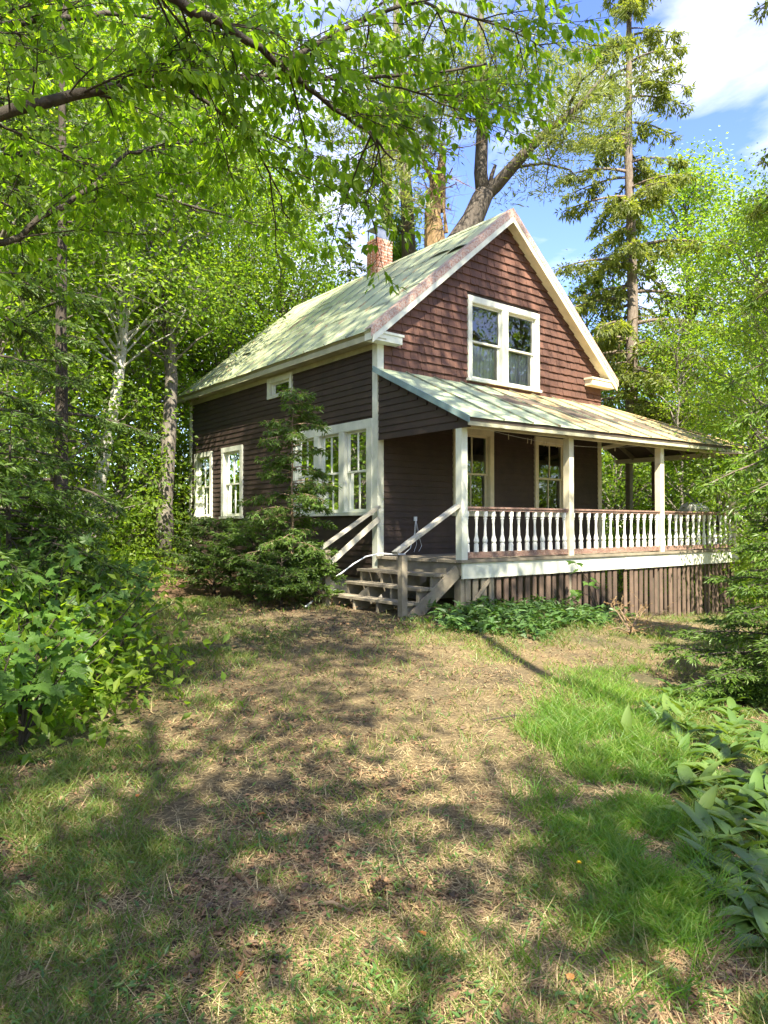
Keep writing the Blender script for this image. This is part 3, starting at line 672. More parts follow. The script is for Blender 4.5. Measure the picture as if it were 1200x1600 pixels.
# skirt slats
n = 49
for k in range(n):
    x = .09+k*(8.75/n); zb = float(gz(x, -DEP-.03))-.03+rnd.uniform(-.02, .05); tl = rnd.gauss(0, .012); w = rnd.uniform(.085, .118); dy = rnd.uniform(-.008, .008)
    if k in (23,): continue
    zt = -.15; y0_ = -DEP-.02+dy
    NB().hexa([(x+tl, y0_, zb), (x+w+tl, y0_, zb), (x+w+tl, y0_+.02, zb), (x+tl, y0_+.02, zb), (x, y0_, zt), (x+w, y0_, zt), (x+w, y0_+.02, zt), (x, y0_+.02, zt)]).build('skirt_slat', M['slat_wood'] if k > 3 else M['grey_wood'], deck)
NB().beam((.2, -DEP-.035, -.72), (.62, -DEP-.035, -.32), .02, .06, (0, 0, 1)).build('brace', M['grey_wood'], deck)

# posts and railing
posts = [0.065, 2.74, 5.73, 8.83]
for x in posts:
    top = 2.068+.009*x; b = NB(); b.box(x-.065, x+.065, -DEP-.065+.03, -DEP+.065+.03, .0, top); b.box(x-.075, x+.075, -DEP-.045, -DEP+.105, top-.10, top-.001) if False else None
    b.build('porch_post', M['trim_cream'] if x > 1 else M['trim'], house)
NB().box(8.76, 8.90, .58, .71, 0, 2.15).build('porch_post', M['grey_wood'], house)
NB().box(8.77, 8.89, -.15, -.03, 0, 2.15).build('porch_post', M['dark_wood'], house)
prof = [(.0,.031),(.10,.031),(.13,.030),(.145,.020),(.16,.030),(.185,.034),(.22,.030),(.28,.019),(.46,.014),(.56,.020),(.575,.028),(.59,.018),(.605,.028),(.62,.031),(.70,.031)]
def lathe(profile, k=8):
    b = NB(); V = []; th = np.arange(k)*2*PI/k+PI/k
    for (z, r) in profile: V += [(r*math.cos(a), r*math.sin(a), z) for a in th]
    m = len(profile); i = np.arange(m-1)[:,None]*k; j = np.arange(k)[None]; j2 = (j+1) % k
    b.add(V, None, np.stack([i+j, i+j2, i+k+j2, i+k+j], -1).reshape(-1, 4)); return b
bal_me = lathe(prof).mesh('baluster'); bal_me.materials.append(M['baluster'])
for bay in range(3):
    xa, xb = posts[bay]+.066, posts[bay+1]-.066; r = empty('railing', (xa, -DEP+.03, 0), house)
    def lb(x0, x1, y0, y1, z0, z1, nm, mt): NB().box(x0-xa, x1-xa, y0, y1, z0, z1).build(nm, M[mt], r)
    lb(xa, xb, -.055, .055, .805, .835, 'top_rail', 'rail_red'); lb(xa, xb, -.035, .035, .768, .803, 'top_rail', 'rail_red')
    lb(xa, xb, -.04, .04, .028, .118, 'bottom_rail', 'rail_red')
    nbal = 13; hr = (.766-.119)/.70
    for q in range(nbal):
        o = link_mesh('baluster', bal_me, None, r, ((xb-xa)*(q+.25)/(nbal-.5), rnd.uniform(-.004, .004), .119)); o.scale = (1.3, 1.3, hr); o.rotation_euler = (rnd.gauss(0, .01), rnd.gauss(0, .012), 0)

# outlet and wires on the front wall belong to the house
b = NB(); b.box(.84, .90, -.035, -.008, .62, .70); b.build('outlet_box', M['white_plastic'], house)
b = NB()
b.tube([(.87,-.04,.66), (.86,-.06,.5), (.83,-.05,.35), (.86,-.07,.2), (.80,-.06,.05)], .003, 5); b.tube([(.87,-.04,.64), (.90,-.06,.45), (.93,-.07,.3), (.99,-.06,.16), (.9,-.08,.06)], .003, 5)
b.tube([(.86,-.04,.66), (.80,-.08,.4), (.66,-.12,.12), (.5,-.14,.03)], .006, 5); b.build('wire', M['white_plastic'], house)

# ------------------------------------------------------------------ stairs
st = empty('porch_stairs', (-.6, -1.05, -.8)); tag(st, 'weathered wooden steps with handrails leading up to the porch end', 'stairs')
o0 = np.array(st.location)
def sbox(nm, *q, mat='grey_wood'): b = NB(); b.box(q[0]-o0[0], q[1]-o0[0], q[2]-o0[1], q[3]-o0[1], q[4]-o0[2], q[5]-o0[2]); return b.build(nm, M[mat], st)
TR = [(-.53, -.20, -.20), (-.80, -.50, -.40), (-1.08, -.78, -.60)]
for k, (xa, xb, z) in enumerate(TR):
    sbox('tread', xa, xb-.135-.02*(k == 0), -2.06+rnd.uniform(-.02, .02), -.10-.02*k, z-.04, z); sbox('tread', xb-.13, xb, -2.06+rnd.uniform(-.02, .02), -.10-.02*k, z-.04, z-.002)
def stringer(y, w=.045):
    b = NB(); poly = [(-1.06, -.86), (-1.06, -.642), (-.78, -.642), (-.78, -.442), (-.50, -.442), (-.50, -.242), (-.14, -.242), (-.061, -.242), (-.061, -.42), (-.36, -.62), (-.7, -.86)]
    f = lambda u, v, d: (u-o0[0], d-o0[1], v-o0[2])
    for pl in ([(-1.06,-.86),(-.8,-.86),(-.78,-.78),(-.78,-.642),(-1.06,-.642)], [(-.78,-.78),(-.5,-.58),(-.5,-.442),(-.78,-.442)], [(-.5,-.58),(-.061,-.36),(-.061,-.242),(-.5,-.242)]): b.prism(pl, y, y+w, f)
    return b.build('stringer', M['grey_wood'], st)
for y in (-1.98, -1.36, -.76, -.2): stringer(y)
NB().beam(np.array((-.02, -2.045, -.16))-o0, np.array((-1.0, -2.045, -.86))-o0, .035, .20).build('stringer', M['grey_wood'], st)
sbox('newel_post', -1.20, -1.10, -2.11, -2.01, -.95, .10); sbox('newel_post', -1.20, -1.10, -.14, -.04, -.95, .13)
NB().beam(np.array((-1.27, -2.03, .14))-o0, np.array((.0, -2.03, .85))-o0, .12, .045).build('handrail', M['rail_wood'], st)
NB().beam(np.array((-1.27, -.06, .14))-o0, np.array((-.015, -.06, .87))-o0, .10, .045).build('handrail', M['rail_wood'], st)
NB().beam(np.array((-1.2, -.06, -.2))-o0, np.array((-.015, -.06, .66))-o0, .035, .09).build('lower_rail', M['rail_wood'], st)

# ------------------------------------------------------------------ things on and by the porch
hose = NB(); hp = [(.35,-.35,.03),(.1,-.3,.035),(-.12,-.22,.05),(-.35,-.12,.0),(-.55,-.04,-.12),(-.75,.05,-.28),(-.95,.15,-.42),(-1.15,.3,-.5)]
hose.tube(hp, .013, 8); h1 = hose.build('hose', M['white_plastic'], None, smooth=True); tag(h1, 'white plastic hose running off the porch floor over the top step', 'hose')
hb = NB(); q = [pix_ground([478], [950])[0]+(0,0,.03), pix_ground([500], [938])[0]+(0,0,.06), pix_ground([528], [925])[0]+(0,0,.06)]; hb.tube(q, .016, 6)
tag(hb.build('pipe', M['white_plastic']), 'short pale pipe lying on the ground beneath the small evergreen', 'pipe')
# gas grill
gr = empty('gas_grill', (8.2, -1.45, 0)); tag(gr, 'covered barbecue grill with pale rounded lid behind the porch rail', 'grill')
V = []; nu, nv = 12, 7
lid = NB(); lp = []
for a in range(nu+1):
    th = PI*a/nu; lp.append((-.20*math.cos(th), .86+.21*math.sin(th)**.8))
V = [(x*s, y, .86+(z-.86)*s2) for x, s, s2 in [] for y, z in []]
ring = []
for i, xs in enumerate((-.33, -.31, -.25, .25, .31, .33)):
    sc2 = (.70, .88, 1, 1, .88, .70)[i]; ring += [(xs, y, .86+(z-.86)*sc2) for y, z in lp]
g = np.arange(5)[:,None]*(nu+1)+np.arange(nu)[None]; lid.add(ring, None, np.stack([g, g+nu+1, g+nu+2, g+1], -1).reshape(-1, 4))
for e in (0, 5): lid.add([ring[e*(nu+1)+q] for q in range(nu+1)]+[(ring[e*(nu+1)][0], 0, .86)], [(q, q+1, nu+1) for q in range(nu)])
lid.build('lid', M['grill_lid'], gr, smooth=True)
b = NB(); b.hexa([(-.26,-.16,.62),(.26,-.16,.62),(.26,.16,.62),(-.26,.16,.62),(-.33,-.2,.855),(.33,-.2,.855),(.33,.2,.855),(-.33,.2,.855)]); b.build('firebox', M['black_plastic'], gr)
NB().box(-.60,-.34,-.17,.17,.80,.825).build('side_shelf', M['black_plastic'], gr); NB().box(.34,.60,-.17,.17,.80,.825).build('side_shelf', M['black_plastic'], gr)
for sx in (-.27, .27):
    for sy in (-.15, .15): NB().box(sx-.015, sx+.015, sy-.015, sy+.015, .0 if sx < 0 else .07, .64).build('leg', M['black_plastic'], gr)
for sy in (-.19, .165):
    wv = NB(); th = np.arange(12)*2*PI/12; wv.prism([(.085*math.cos(a), .085*math.sin(a)) for a in th], sy, sy+.025, lambda u, v, d: (.27+u, d, .087+v)); wv.build('wheel', M['black_plastic'], gr)
NB().box(-.28,.28,-.17,.17,.18,.20).build('shelf', M['black_plastic'], gr); b = NB(); b.tube([(-.2,-.235,.93),(.2,-.235,.93)], .011, 6); b.build('handle', M['cap_metal'], gr)
# clothesline with pins
cl = empty('clothesline', (2.0, -1.2, 2.2)); tag(cl, 'thin sagging clothesline with wooden pegs under the porch roof', 'clothesline')
A, B_ = np.array((1.2, -1.2, 2.28)), np.array((6.5, -1.2, 2.3)); pts = [A+(B_-A)*s-np.array((0, 0, .30*4*s*(1-s)*.55)) for s in np.linspace(0, 1, 14)]
b = NB(); b.tube(np.array(pts)-np.array(cl.location), .003, 4); b.build('line', M['white_plastic'], cl)
for s, t in ((.17, .1), (.27, .25), (.29, -.2), (.36, 0), (.375, .1), (.43, .5), (.80, 0)):
    q = A+(B_-A)*s-np.array((0, 0, .30*4*s*(1-s)*.55)); e = empty('clothespin', Vector(q-np.array((0,0,.03)))-cl.location, cl); e.rotation_euler = (0, t, rnd.uniform(0, 3))
    b = NB(); b.box(-.007, -.001, -.006, .006, -.05, .05); b.box(.001, .007, -.006, .006, -.05, .05); b.build('peg', M['trim_cream'], e)
print('house done')

# ------------------------------------------------------------------ trees
def rs(seed): return np.random.RandomState(seed)
def rdir(r, n): return norm(r.randn(n, 3))
def tree_root(name, loc, label, group=None, cat='tree'):
    o = empty(name, loc); tag(o, label, cat, group); return o
def wiggle(r, a, b, n, amp):
    a = np.array(a, float); b = np.array(b, float); s = np.linspace(0, 1, n)[:,None]; p = a+(b-a)*s
    k = r.randn(n, 3)*amp; k[0] = 0; k[-1] = 0; return p+k

def needles(nb, r, A, B, step, ln, wd, spread=.8, flat=.75):
    """small needle sprays along both sides of twigs A->B and one at the tip"""
    T = norm(B-A); Ls = np.linalg.norm(B-A, axis=1); n = np.maximum(2, np.round(Ls/step).astype(int)); idx = np.repeat(np.arange(len(A)), n)
    t = r.rand(len(idx))**.85; P = A[idx]+(B-A)[idx]*t[:,None]; Td = T[idx]
    side = norm(np.cross(Td, np.array([0, 0, 1.0]))); upv = np.cross(side, Td)
    sg = np.where(r.rand(len(idx)) < .5, -1, 1)[:,None]; D = Td*.9+side*sg*spread*r.uniform(.3, 1.2, (len(idx), 1))+upv*(r.randn(len(idx))*(1-flat)*1.2-.05)[:,None]
    nb.leaves(P, D, upv+side*sg*.6*r.randn(len(idx), 1)+r.randn(len(idx), 3)*.45, ln*(.55+.8*r.rand(len(idx))), wd*(.7+.6*r.rand(len(idx))), fold=.12, curl=.1)
    nb.leaves(A+(B-A)*.85, T, np.array([0, 0, 1.])+r.randn(len(A), 3)*.4, ln*1.2, wd, fold=.12, curl=.1)

def conifer_parts(seed, H, z0, R, nbr, droop=.25, up=.05, twig_sp=.07, twig_len=.35, step=.012, ln=.022, wd=.006, taper=.9, hang=.1, gap=0.0, trunk_r=.1, azr=None, flat=.75, keep=None):
    """returns (trunk NB, branch NB, needle NB) in local coords, base at the origin"""
    r = rs(seed); tr = NB(); br = NB(); nd = NB()
    m = 12; zz = np.linspace(0, H, m); pts = np.stack([r.randn(m)*trunk_r*.25*np.linspace(0, 1, m), r.randn(m)*trunk_r*.25*np.linspace(0, 1, m), zz], 1); pts[0,:2] = 0
    tr.tube(pts, trunk_r*(1-np.linspace(0, .93, m))*np.where(np.arange(m) == 0, 1.35, 1), 10)
    TA, TB = [], []
    for i in range(nbr):
        f = (i+r.rand())/nbr; z = z0+(H-z0)*f; az = r.uniform(0, 2*PI) if azr is None else r.uniform(*azr)
        Lb = R*max(.06, (1-f)**taper)*r.uniform(.6, 1.1)
        if gap and r.rand() < gap: Lb *= .45
        o = np.array([math.cos(az), math.sin(az), 0]); K = 7; s = np.linspace(0, 1, K)
        c = np.array([np.interp(z, zz, pts[:,0]), np.interp(z, zz, pts[:,1]), z]); bend = r.randn()*.12; sd = np.array([-o[1], o[0], 0])
        P = c+o*(s*Lb)[:,None]+sd*(bend*s**2*Lb)[:,None]; P[:,2] += up*s*Lb-droop*s**2*Lb+(.12*droop*Lb*s**4)
        br.tube(P, (.010+.011*Lb)*(1-.85*s)*min(1.6, max(.6, trunk_r/.1)), 5, False)
        nt_ = max(3, int(Lb/twig_sp)); st_ = np.sort(r.uniform(.16, 1.0, nt_)); pos = np.stack([np.interp(st_, s, P[:,k]) for k in range(3)], 1)
        tang = norm(np.stack([np.interp(st_, s, np.gradient(P[:,k])) for k in range(3)], 1)); side = norm(np.cross(tang, [0, 0, 1.0]))
        for sg in (-1, 1):
            ang = np.radians(r.uniform(38, 68, nt_)); tl = twig_len*(1.12-st_)**.7*r.uniform(.5, 1.15, nt_)*min(1, .35+Lb/R)
            D = tang*np.cos(ang)[:,None]+side*sg*np.sin(ang)[:,None]; D[:,2] -= hang*r.uniform(.3, 1.6, nt_); D = norm(D)
            E_ = pos+D*tl[:,None]; TA.append(pos); TB.append(E_)
            # secondary twiglets
            ns = 1
            for q in range(ns):
                tt = r.uniform(.25, .8, nt_); p2 = pos+D*(tl*tt)[:,None]; s2 = norm(np.cross(D, [0, 0, 1.0]))*np.where(r.rand(nt_) < .5, -1, 1)[:,None]
                D2 = norm(D*.75+s2*.7+np.array([0, 0, -hang*.8])); TA.append(p2); TB.append(p2+D2*(tl*.45*r.uniform(.6, 1.2, nt_))[:,None])
        TA.append(P[-3:-2]); TB.append(P[-1:]+o*.08*Lb)
    TA = np.concatenate(TA); TB = np.concatenate(TB)
    if keep is not None:
        k = keep(TA); TA, TB = TA[k], TB[k]
    br.sticks(TA, TB, .0035, .0012, 3); needles(nd, r, TA, TB, step, ln, wd, flat=flat)
    return tr, br, nd
def conifer(name, loc, label, needle_mat, bark_mat, lean=None, rot=0, meshes=None, scale=1, group=None, **kw):
    o = tree_root(name, loc, label, group)
    if meshes is None:
        tr, br, nd = conifer_parts(**kw); meshes = (tr.mesh('trunk', True), br.mesh('limb', True), nd.mesh('crown'))
        meshes[0].materials.append(M[bark_mat]); meshes[1].materials.append(M[bark_mat]); meshes[2].materials.append(M[needle_mat])
    for nm, me_ in zip(('trunk', 'limb', 'crown'), meshes): link_mesh(nm, me_, None, o)
    o.rotation_euler = (lean[0] if lean else 0, lean[1] if lean else 0, rot); o.scale = (scale,)*3
    return o, meshes

def broadleaf_parts(seed, H, cb, R, ncl=70, per=110, leaf=.09, trunk_r=.14, csz=.75, lean=(0, 0), shape=1.0, top_bias=.0, cl_hole=0.0):
    r = rs(seed); tr = NB(); lb = NB(); lf = NB(); m = 11; zz = np.linspace(0, H*.93, m)
    pts = np.stack([lean[0]*(zz/H)**1.3+r.randn(m)*.05, lean[1]*(zz/H)**1.3+r.randn(m)*.05, zz], 1); pts[0,:2] = 0
    tr.tube(pts, trunk_r*(1-.9*np.linspace(0, 1, m))*np.where(np.arange(m) == 0, 1.3, 1), 10)
    f = r.rand(ncl); zc = cb+(H-cb)*f; az = r.rand(ncl)*2*PI; prof = np.sin(PI*np.clip(.12+.86*f, 0, 1))**.7; rad = R*prof*np.sqrt(r.uniform(.10, 1, ncl))
    ax = np.stack([np.interp(zc, zz, pts[:,0]), np.interp(zc, zz, pts[:,1])], 1)
    C = np.stack([ax[:,0]+rad*np.cos(az), ax[:,1]+rad*np.sin(az), zc+r.randn(ncl)*.2], 1)
    zb = np.clip(zc-rad*.7-.3, cb*.6, H*.92); S = np.stack([np.interp(zb, zz, pts[:,0]), np.interp(zb, zz, pts[:,1]), zb], 1)
    for i in range(ncl):
        mid = (S[i]+C[i])/2+np.array([0, 0, .12*rad[i]])+r.randn(3)*.12; mid2 = (mid+C[i])/2+r.randn(3)*.08
        lb.tube([S[i], mid, mid2, C[i]], [.018+.012*rad[i], .013+.006*rad[i], .010, .004], 5, False)
    idx = np.repeat(np.arange(ncl), (per*r.uniform(.5, 1.4, ncl)).astype(int)); n = len(idx)
    off = r.randn(n, 3)*np.array([1, 1, .62])*csz*.55; P = C[idx]+off; P[:,2] -= .08*np.abs(off[:,:2]).sum(1)
    D = norm(off*np.array([1, 1, .3])+r.randn(n, 3)*.5*csz+np.array([0, 0, -.45*csz])); lf.leaves(P, D, np.array([0, 0, 1.])+r.randn(n, 3)*.55, leaf*r.uniform(.7, 1.3, n), leaf*.62*r.uniform(.8, 1.2, n), fold=.18)
    q = r.rand(n) < .06; lb.sticks(C[idx][q], P[q], .005, .0015, 3)
    return tr, lb, lf
def broadleaf(name, loc, label, leaf_mat, bark_mat, rot=0, scale=1, meshes=None, group=None, **kw):
    o = tree_root(name, loc, label, group)
    if meshes is None:
        tr, lb, lf = broadleaf_parts(**kw); meshes = (tr.mesh('trunk', True), lb.mesh('limb', True), lf.mesh('crown'))
        meshes[0].materials.append(M[bark_mat]); meshes[1].materials.append(M[bark_mat]); meshes[2].materials.append(M[leaf_mat])
    for nm, me_ in zip(('trunk', 'limb', 'crown'), meshes): link_mesh(nm, me_, None, o)
    o.rotation_euler = (0, 0, rot); o.scale = (scale,)*3; return o, meshes

def leafy_limbs(r, limbs, lb, lf, leaf=.085, sub=(.6, 1.3), nsub=9, twig=(.22, .5), dens=1.0, fine=True):
    """limbs: list of (points, r0, r1); grows sub-branches, twigs and hanging leaves"""
    TA, TB = [], []
    for pts, r0, r1 in limbs:
        pts = np.asarray(pts, float); K = len(pts); s = np.linspace(0, 1, K); ss = np.linspace(0, 1, K*3)
        P = np.stack([np.interp(ss, s, pts[:,k]) for k in range(3)], 1); P[1:-1] += r.randn(len(P)-2, 3)*.012
        lb.tube(P, r0+(r1-r0)*ss, 7); L_ = np.linalg.norm(np.diff(pts, axis=0), axis=1).sum(); n = max(3, int(nsub*L_*dens))
        t = np.sort(r.uniform(.08, 1, n)); q = np.stack([np.interp(t, ss, P[:,k]) for k in range(3)], 1); T = norm(np.stack([np.interp(t, ss, np.gradient(P[:,k])) for k in range(3)], 1))
        for i in range(n):
            sd = norm(np.cross(T[i], [0, 0, 1.])); sg = 1 if r.rand() < .5 else -1; a = math.radians(r.uniform(25, 75)); d = T[i]*math.cos(a)+sd*sg*math.sin(a)+np.array([0, 0, r.uniform(-.35, .30)]); d = norm(d)
            Ls = r.uniform(*sub)*(1.15-.5*t[i]); k2 = 6; s2 = np.linspace(0, 1, k2)[:,None]; B = q[i]+d*s2*Ls+np.array([0, 0, -.22*Ls])*s2**2+r.randn(k2, 3)*.018*s2
            lb.tube(B, (.004+.0045*Ls)*(1-.75*s2[:,0]), 4, False)
            nt_ = int(Ls/.085); tt = r.uniform(.12, 1, nt_); qq = np.stack([np.interp(tt, s2[:,0], B[:,k]) for k in range(3)], 1); s3 = norm(np.cross(d, [0, 0, 1.]))
            an = np.radians(r.uniform(30, 70, nt_)); sg2 = np.where(np.arange(nt_) % 2, 1, -1); dd = d[None]*np.cos(an)[:,None]+s3[None]*(sg2*np.sin(an))[:,None]; dd[:,2] += r.uniform(-.35, .15, nt_); dd = norm(dd)
            tl = r.uniform(*twig, nt_)*(1.1-.5*tt); TA.append(qq); TB.append(qq+dd*tl[:,None]); TA.append(B[-2:-1]); TB.append(B[-1:]+d*.12)
    TA = np.concatenate(TA); TB = np.concatenate(TB); lb.sticks(TA, TB, .0028, .0012, 3)
    Ls = np.linalg.norm(TB-TA, axis=1); nl = np.maximum(2, (Ls/.048).astype(int)); idx = np.repeat(np.arange(len(TA)), nl); n = len(idx)
    t = r.uniform(.1, 1.0, n); P = TA[idx]+(TB-TA)[idx]*t[:,None]; T = norm(TB-TA)[idx]; sd = norm(np.cross(T, [0, 0, 1.])); sg = np.where(r.rand(n) < .5, 1, -1)[:,None]
    D = norm(T*.5+sd*sg*.6+np.array([0, 0, -.75])+r.randn(n, 3)*.25); Nn = np.array([0, 0, 1.])+sd*sg*.5+r.randn(n, 3)*.5
    lf.leaves(P+D*.015, D, Nn, leaf*r.uniform(.45, 1.3, n), leaf*.58*r.uniform(.6, 1.15, n), fold=.15, fine=fine, curl=.12)

# --- overhanging broadleaf tree, trunk just outside the frame on the left
r = rs(11); base = gpt(-420, 4.4); o = tree_root('birch_tree', base, 'broadleaf tree whose leafy limbs arch over the top left of the view')
lb, lf, tk = NB(), NB(), NB()
ax = [base, at(-400, 620, 4.4), at(-370, 300, 4.4), at(-330, -100, 4.5), at(-300, -600, 4.6), at(-320, -1200, 4.6), at(-300, -1700, 4.6)]
tk.tube(np.array(ax)-base, [.17, .13, .12, .105, .085, .055, .02], 10)
PT = lambda *a: [at(*q) for q in a]
limbs = [
 (PT((-365,290,4.4), (-200,230,4.6), (70,165,4.8), (180,135,5.0), (310,125,5.2), (430,122,5.5), (560,125,5.9), (760,100,6.4)), .050, .010),
 (PT((-330,-100,4.5), (0,-120,4.3), (180,-60,4.3), (270,0,4.4), (360,45,4.6), (440,100,4.9), (510,160,5.2), (575,205,5.5), (615,250,5.8)), .048, .007),
 (PT((280,128,5.15), (330,165,5.3), (390,215,5.5), (425,275,5.7), (455,345,5.8)), .018, .005),
 (PT((-380,420,4.5), (-150,410,5.0), (0,385,5.5), (60,345,5.7), (150,290,6.0), (190,245,6.2), (240,228,6.4), (340,215,6.7), (430,240,7.0)), .034, .006),
 (PT((440,100,4.9), (540,40,5.4), (660,5,5.9), (760,30,6.3), (850,75,6.7)), .022, .005),
 (PT((-330,-150,4.5), (100,-200,4.9), (330,-120,5.4), (520,-60,6.0), (700,-70,6.6)), .035, .006),
 (PT((-370,150,4.4), (-120,60,5.2), (60,30,5.9), (220,20,6.6), (330,60,7.2), (420,40,7.6)), .04, .006),
 (PT((-370,220,4.4), (-100,250,5.6), (80,240,6.6), (220,300,7.4), (330,330,8.0), (430,360,8.5)), .035, .006),
 (PT((575,205,5.5), (590,240,5.7), (580,280,5.8), (570,315,5.9)), .009, .004),
 (PT((560,125,5.9), (640,140,6.2), (700,165,6.4), (740,200,6.6)), .010, .004),
]
leafy_limbs(r, [(np.array(p_)-base, a_, b_) for p_, a_, b_ in limbs], lb, lf, leaf=.088, nsub=5.8)
# the rest of its crown, above and behind the view
more = []
for k in range(7):
    t_ = .45+.5*k/7; q0 = np.array([np.interp(t_, np.linspace(0, 1, 7), np.array(ax)[:,c_]) for c_ in range(3)]); az = k*2.4+.5; Lm = 3.6*(1.15-t_)
    more.append(([q0-base, q0-base+np.array([math.cos(az)*Lm*.5, math.sin(az)*Lm*.5, .35*Lm]), q0-base+np.array([math.cos(az)*Lm, math.sin(az)*Lm, .42*Lm])], .035, .006))
leafy_limbs(r, more, lb, lf, leaf=.10, nsub=5, fine=False)
tk.build('trunk', M['bark_dark'], o, smooth=True); lb.build('limb', M['bark_dark'], o, smooth=True); lf.build('crown', M['leaf_birch'], o)

# --- tall trees behind and beside the viewpoint, whose shade falls over the yard
shade = [(-4.6, -11.3, 29, 1.05, 0, .3, 'tallest broadleaf tree standing right behind the viewpoint'),
         (-10.2, -14.8, 16.5, 1.1, 1, 2.1, 'broadleaf tree behind the viewpoint shading the yard')]
SH_LAB = [q[6] for q in shade]
SV = [None, None]
for k, (x, y, H, wsc, v, rot, _l) in enumerate(shade):
    o, SV[v] = broadleaf('maple_tree', (x, y, float(gz(x, y))), SH_LAB[k], 'leaf_far2', 'bark_grey', rot=rot, meshes=SV[v], seed=21+v, H=20, cb=8.5, R=3.7, ncl=(92, 40)[v], per=(150, 240)[v], leaf=(.18, .15)[v], trunk_r=(.10, .14)[v], csz=(.80, .72)[v])
    o.scale = (wsc, wsc, H/20)

# --- dark firs at the left edge
cf = dict(droop=.34, up=.06, twig_sp=.085, twig_len=.50, step=.026, ln=.085, wd=.024, hang=.28, flat=.6)
conifer('fir_tree', gpt(-40, 8.2), 'dark fir with low drooping boughs at the left edge', 'needle_dark', 'bark_dark', seed=31, H=9.5, z0=.5, R=2.0, nbr=58, trunk_r=.11, rot=.4, **cf)
conifer('fir_tree', gpt(95, 11.0), 'dark fir with a thin trunk in front of the leaning birch', 'needle_dark', 'bark_dark', seed=32, H=12.5, z0=1.0, R=1.7, nbr=48, trunk_r=.12, rot=1.9, **cf)
conifer('fir_tree', gpt(-110, 6.0), 'young bright fir whose soft boughs reach in from the left edge', 'needle_green', 'bark_dark', seed=33, H=3.4, z0=.3, R=1.55, nbr=44, trunk_r=.06, rot=.2, **cf)

conifer('fir_tree', gpt(15, 7.3), 'low bright fir with level boughs behind the maple saplings', 'needle_green', 'bark_dark', seed=35, H=2.6, z0=.4, R=1.5, nbr=44, trunk_r=.05, rot=2.2, taper=.45, **cf)

# --- slim trunks of the wood on the left
BV = {}
def variant(kind):
    P_ = {'tall': dict(seed=41, H=15, cb=4.5, R=2.9, ncl=120, per=200, leaf=.108, csz=.80, trunk_r=.15), 'tall2': dict(seed=42, H=15, cb=5.5, R=2.7, ncl=105, per=200, leaf=.108, csz=.85, trunk_r=.15),
          'low': dict(seed=43, H=12, cb=1.6, R=3.1, ncl=130, per=200, leaf=.112, csz=.85, trunk_r=.15), 'airy': dict(seed=44, H=11, cb=2.0, R=1.9, ncl=75, per=95, leaf=.11, csz=.62, trunk_r=.09),
          'young': dict(seed=45, H=4.5, cb=.3, R=1.8, ncl=60, per=110, leaf=.105, csz=.55, trunk_r=.05)}[kind]
    return P_
def woods(name, px, d, label, H, kind, rot=0, leaf_mat='leaf_far', bark_mat='bark_grey', lean_px=0, wide=1.0, group='trees of the wood beside the house', **kw):
    prm = variant(kind); key = (kind, bark_mat) if not lean_px else None; H0 = prm['H']
    if lean_px: ln_ = RGT*lean_px*d/FPX*(H0/H); prm['lean'] = (ln_[0], ln_[1]); rot = 0; prm.update(kw)
    o, ms_ = broadleaf(name, gpt(px, d), label, leaf_mat, bark_mat, rot=rot, meshes=BV.get(key) if key else None, group=group, **prm)
    if key: BV[key] = ms_
    o.scale = (wide*H/H0, wide*H/H0, H/H0); return o
woods('birch_tree', 140, 16, 'birch with pale bark leaning to the right, left of the house', 15, 'tall2', bark_mat='bark_birch', lean_px=190, trunk_r=.16)
woods('birch_tree', 258, 17, 'upright pale trunked tree nearest the left corner of the house', 16, 'tall2', lean_px=6, trunk_r=.19)
woods('maple_tree', 300, 25, 'tree rising just behind the left eave of the house', 17, 'tall', .7)
woods('maple_tree', 440, 26, 'full green broadleaf tree behind the low end of the roof', 13.5, 'low', 1.3)
woods('maple_tree', 190, 24, 'slim tree behind the leaning birch', 18, 'tall', 2.2)
woods('maple_tree', 40, 18, 'grey trunked tree deep behind the dark firs at far left', 17, 'tall', 3.0)
woods('maple_tree', 110, 22, 'second grey trunk deep in the wood at left', 19, 'tall', 4.1)
woods('maple_tree', -60, 15, 'broadleaf tree at the outermost left of the wood', 16, 'low', 5.0)
woods('maple_tree', 350, 25, 'light green broadleaf crown rising over the back of the roof', 14.5, 'low', .2)
woods('maple_tree', -260, 17, 'broadleaf tree well outside the left edge, mirrored in the side windows', 15, 'low', 1.7)
woods('maple_tree', -480, 19, 'second broadleaf tree well outside the left edge', 16, 'low', 2.7)
woods('maple_tree', -800, 17, 'third broadleaf tree well outside the left edge', 15, 'low', 4.7)
woods('young_tree', 225, 20, 'bright sunlit young tree at the back left corner of the house', 5.8, 'young', .5)
woods('young_tree', 90, 15, 'bright understory sapling behind the dark firs', 5.0, 'young', 1.5)
woods('young_tree', 175, 17, 'leafy sapling at the foot of the leaning birch', 4.2, 'young', 2.5)
woods('young_tree', 285, 20, 'low sunlit bush against the back corner of the house', 3.2, 'young', 3.5)
woods('young_tree', -20, 11, 'leafy sapling under the firs at the left edge', 3.6, 'young', 4.5)

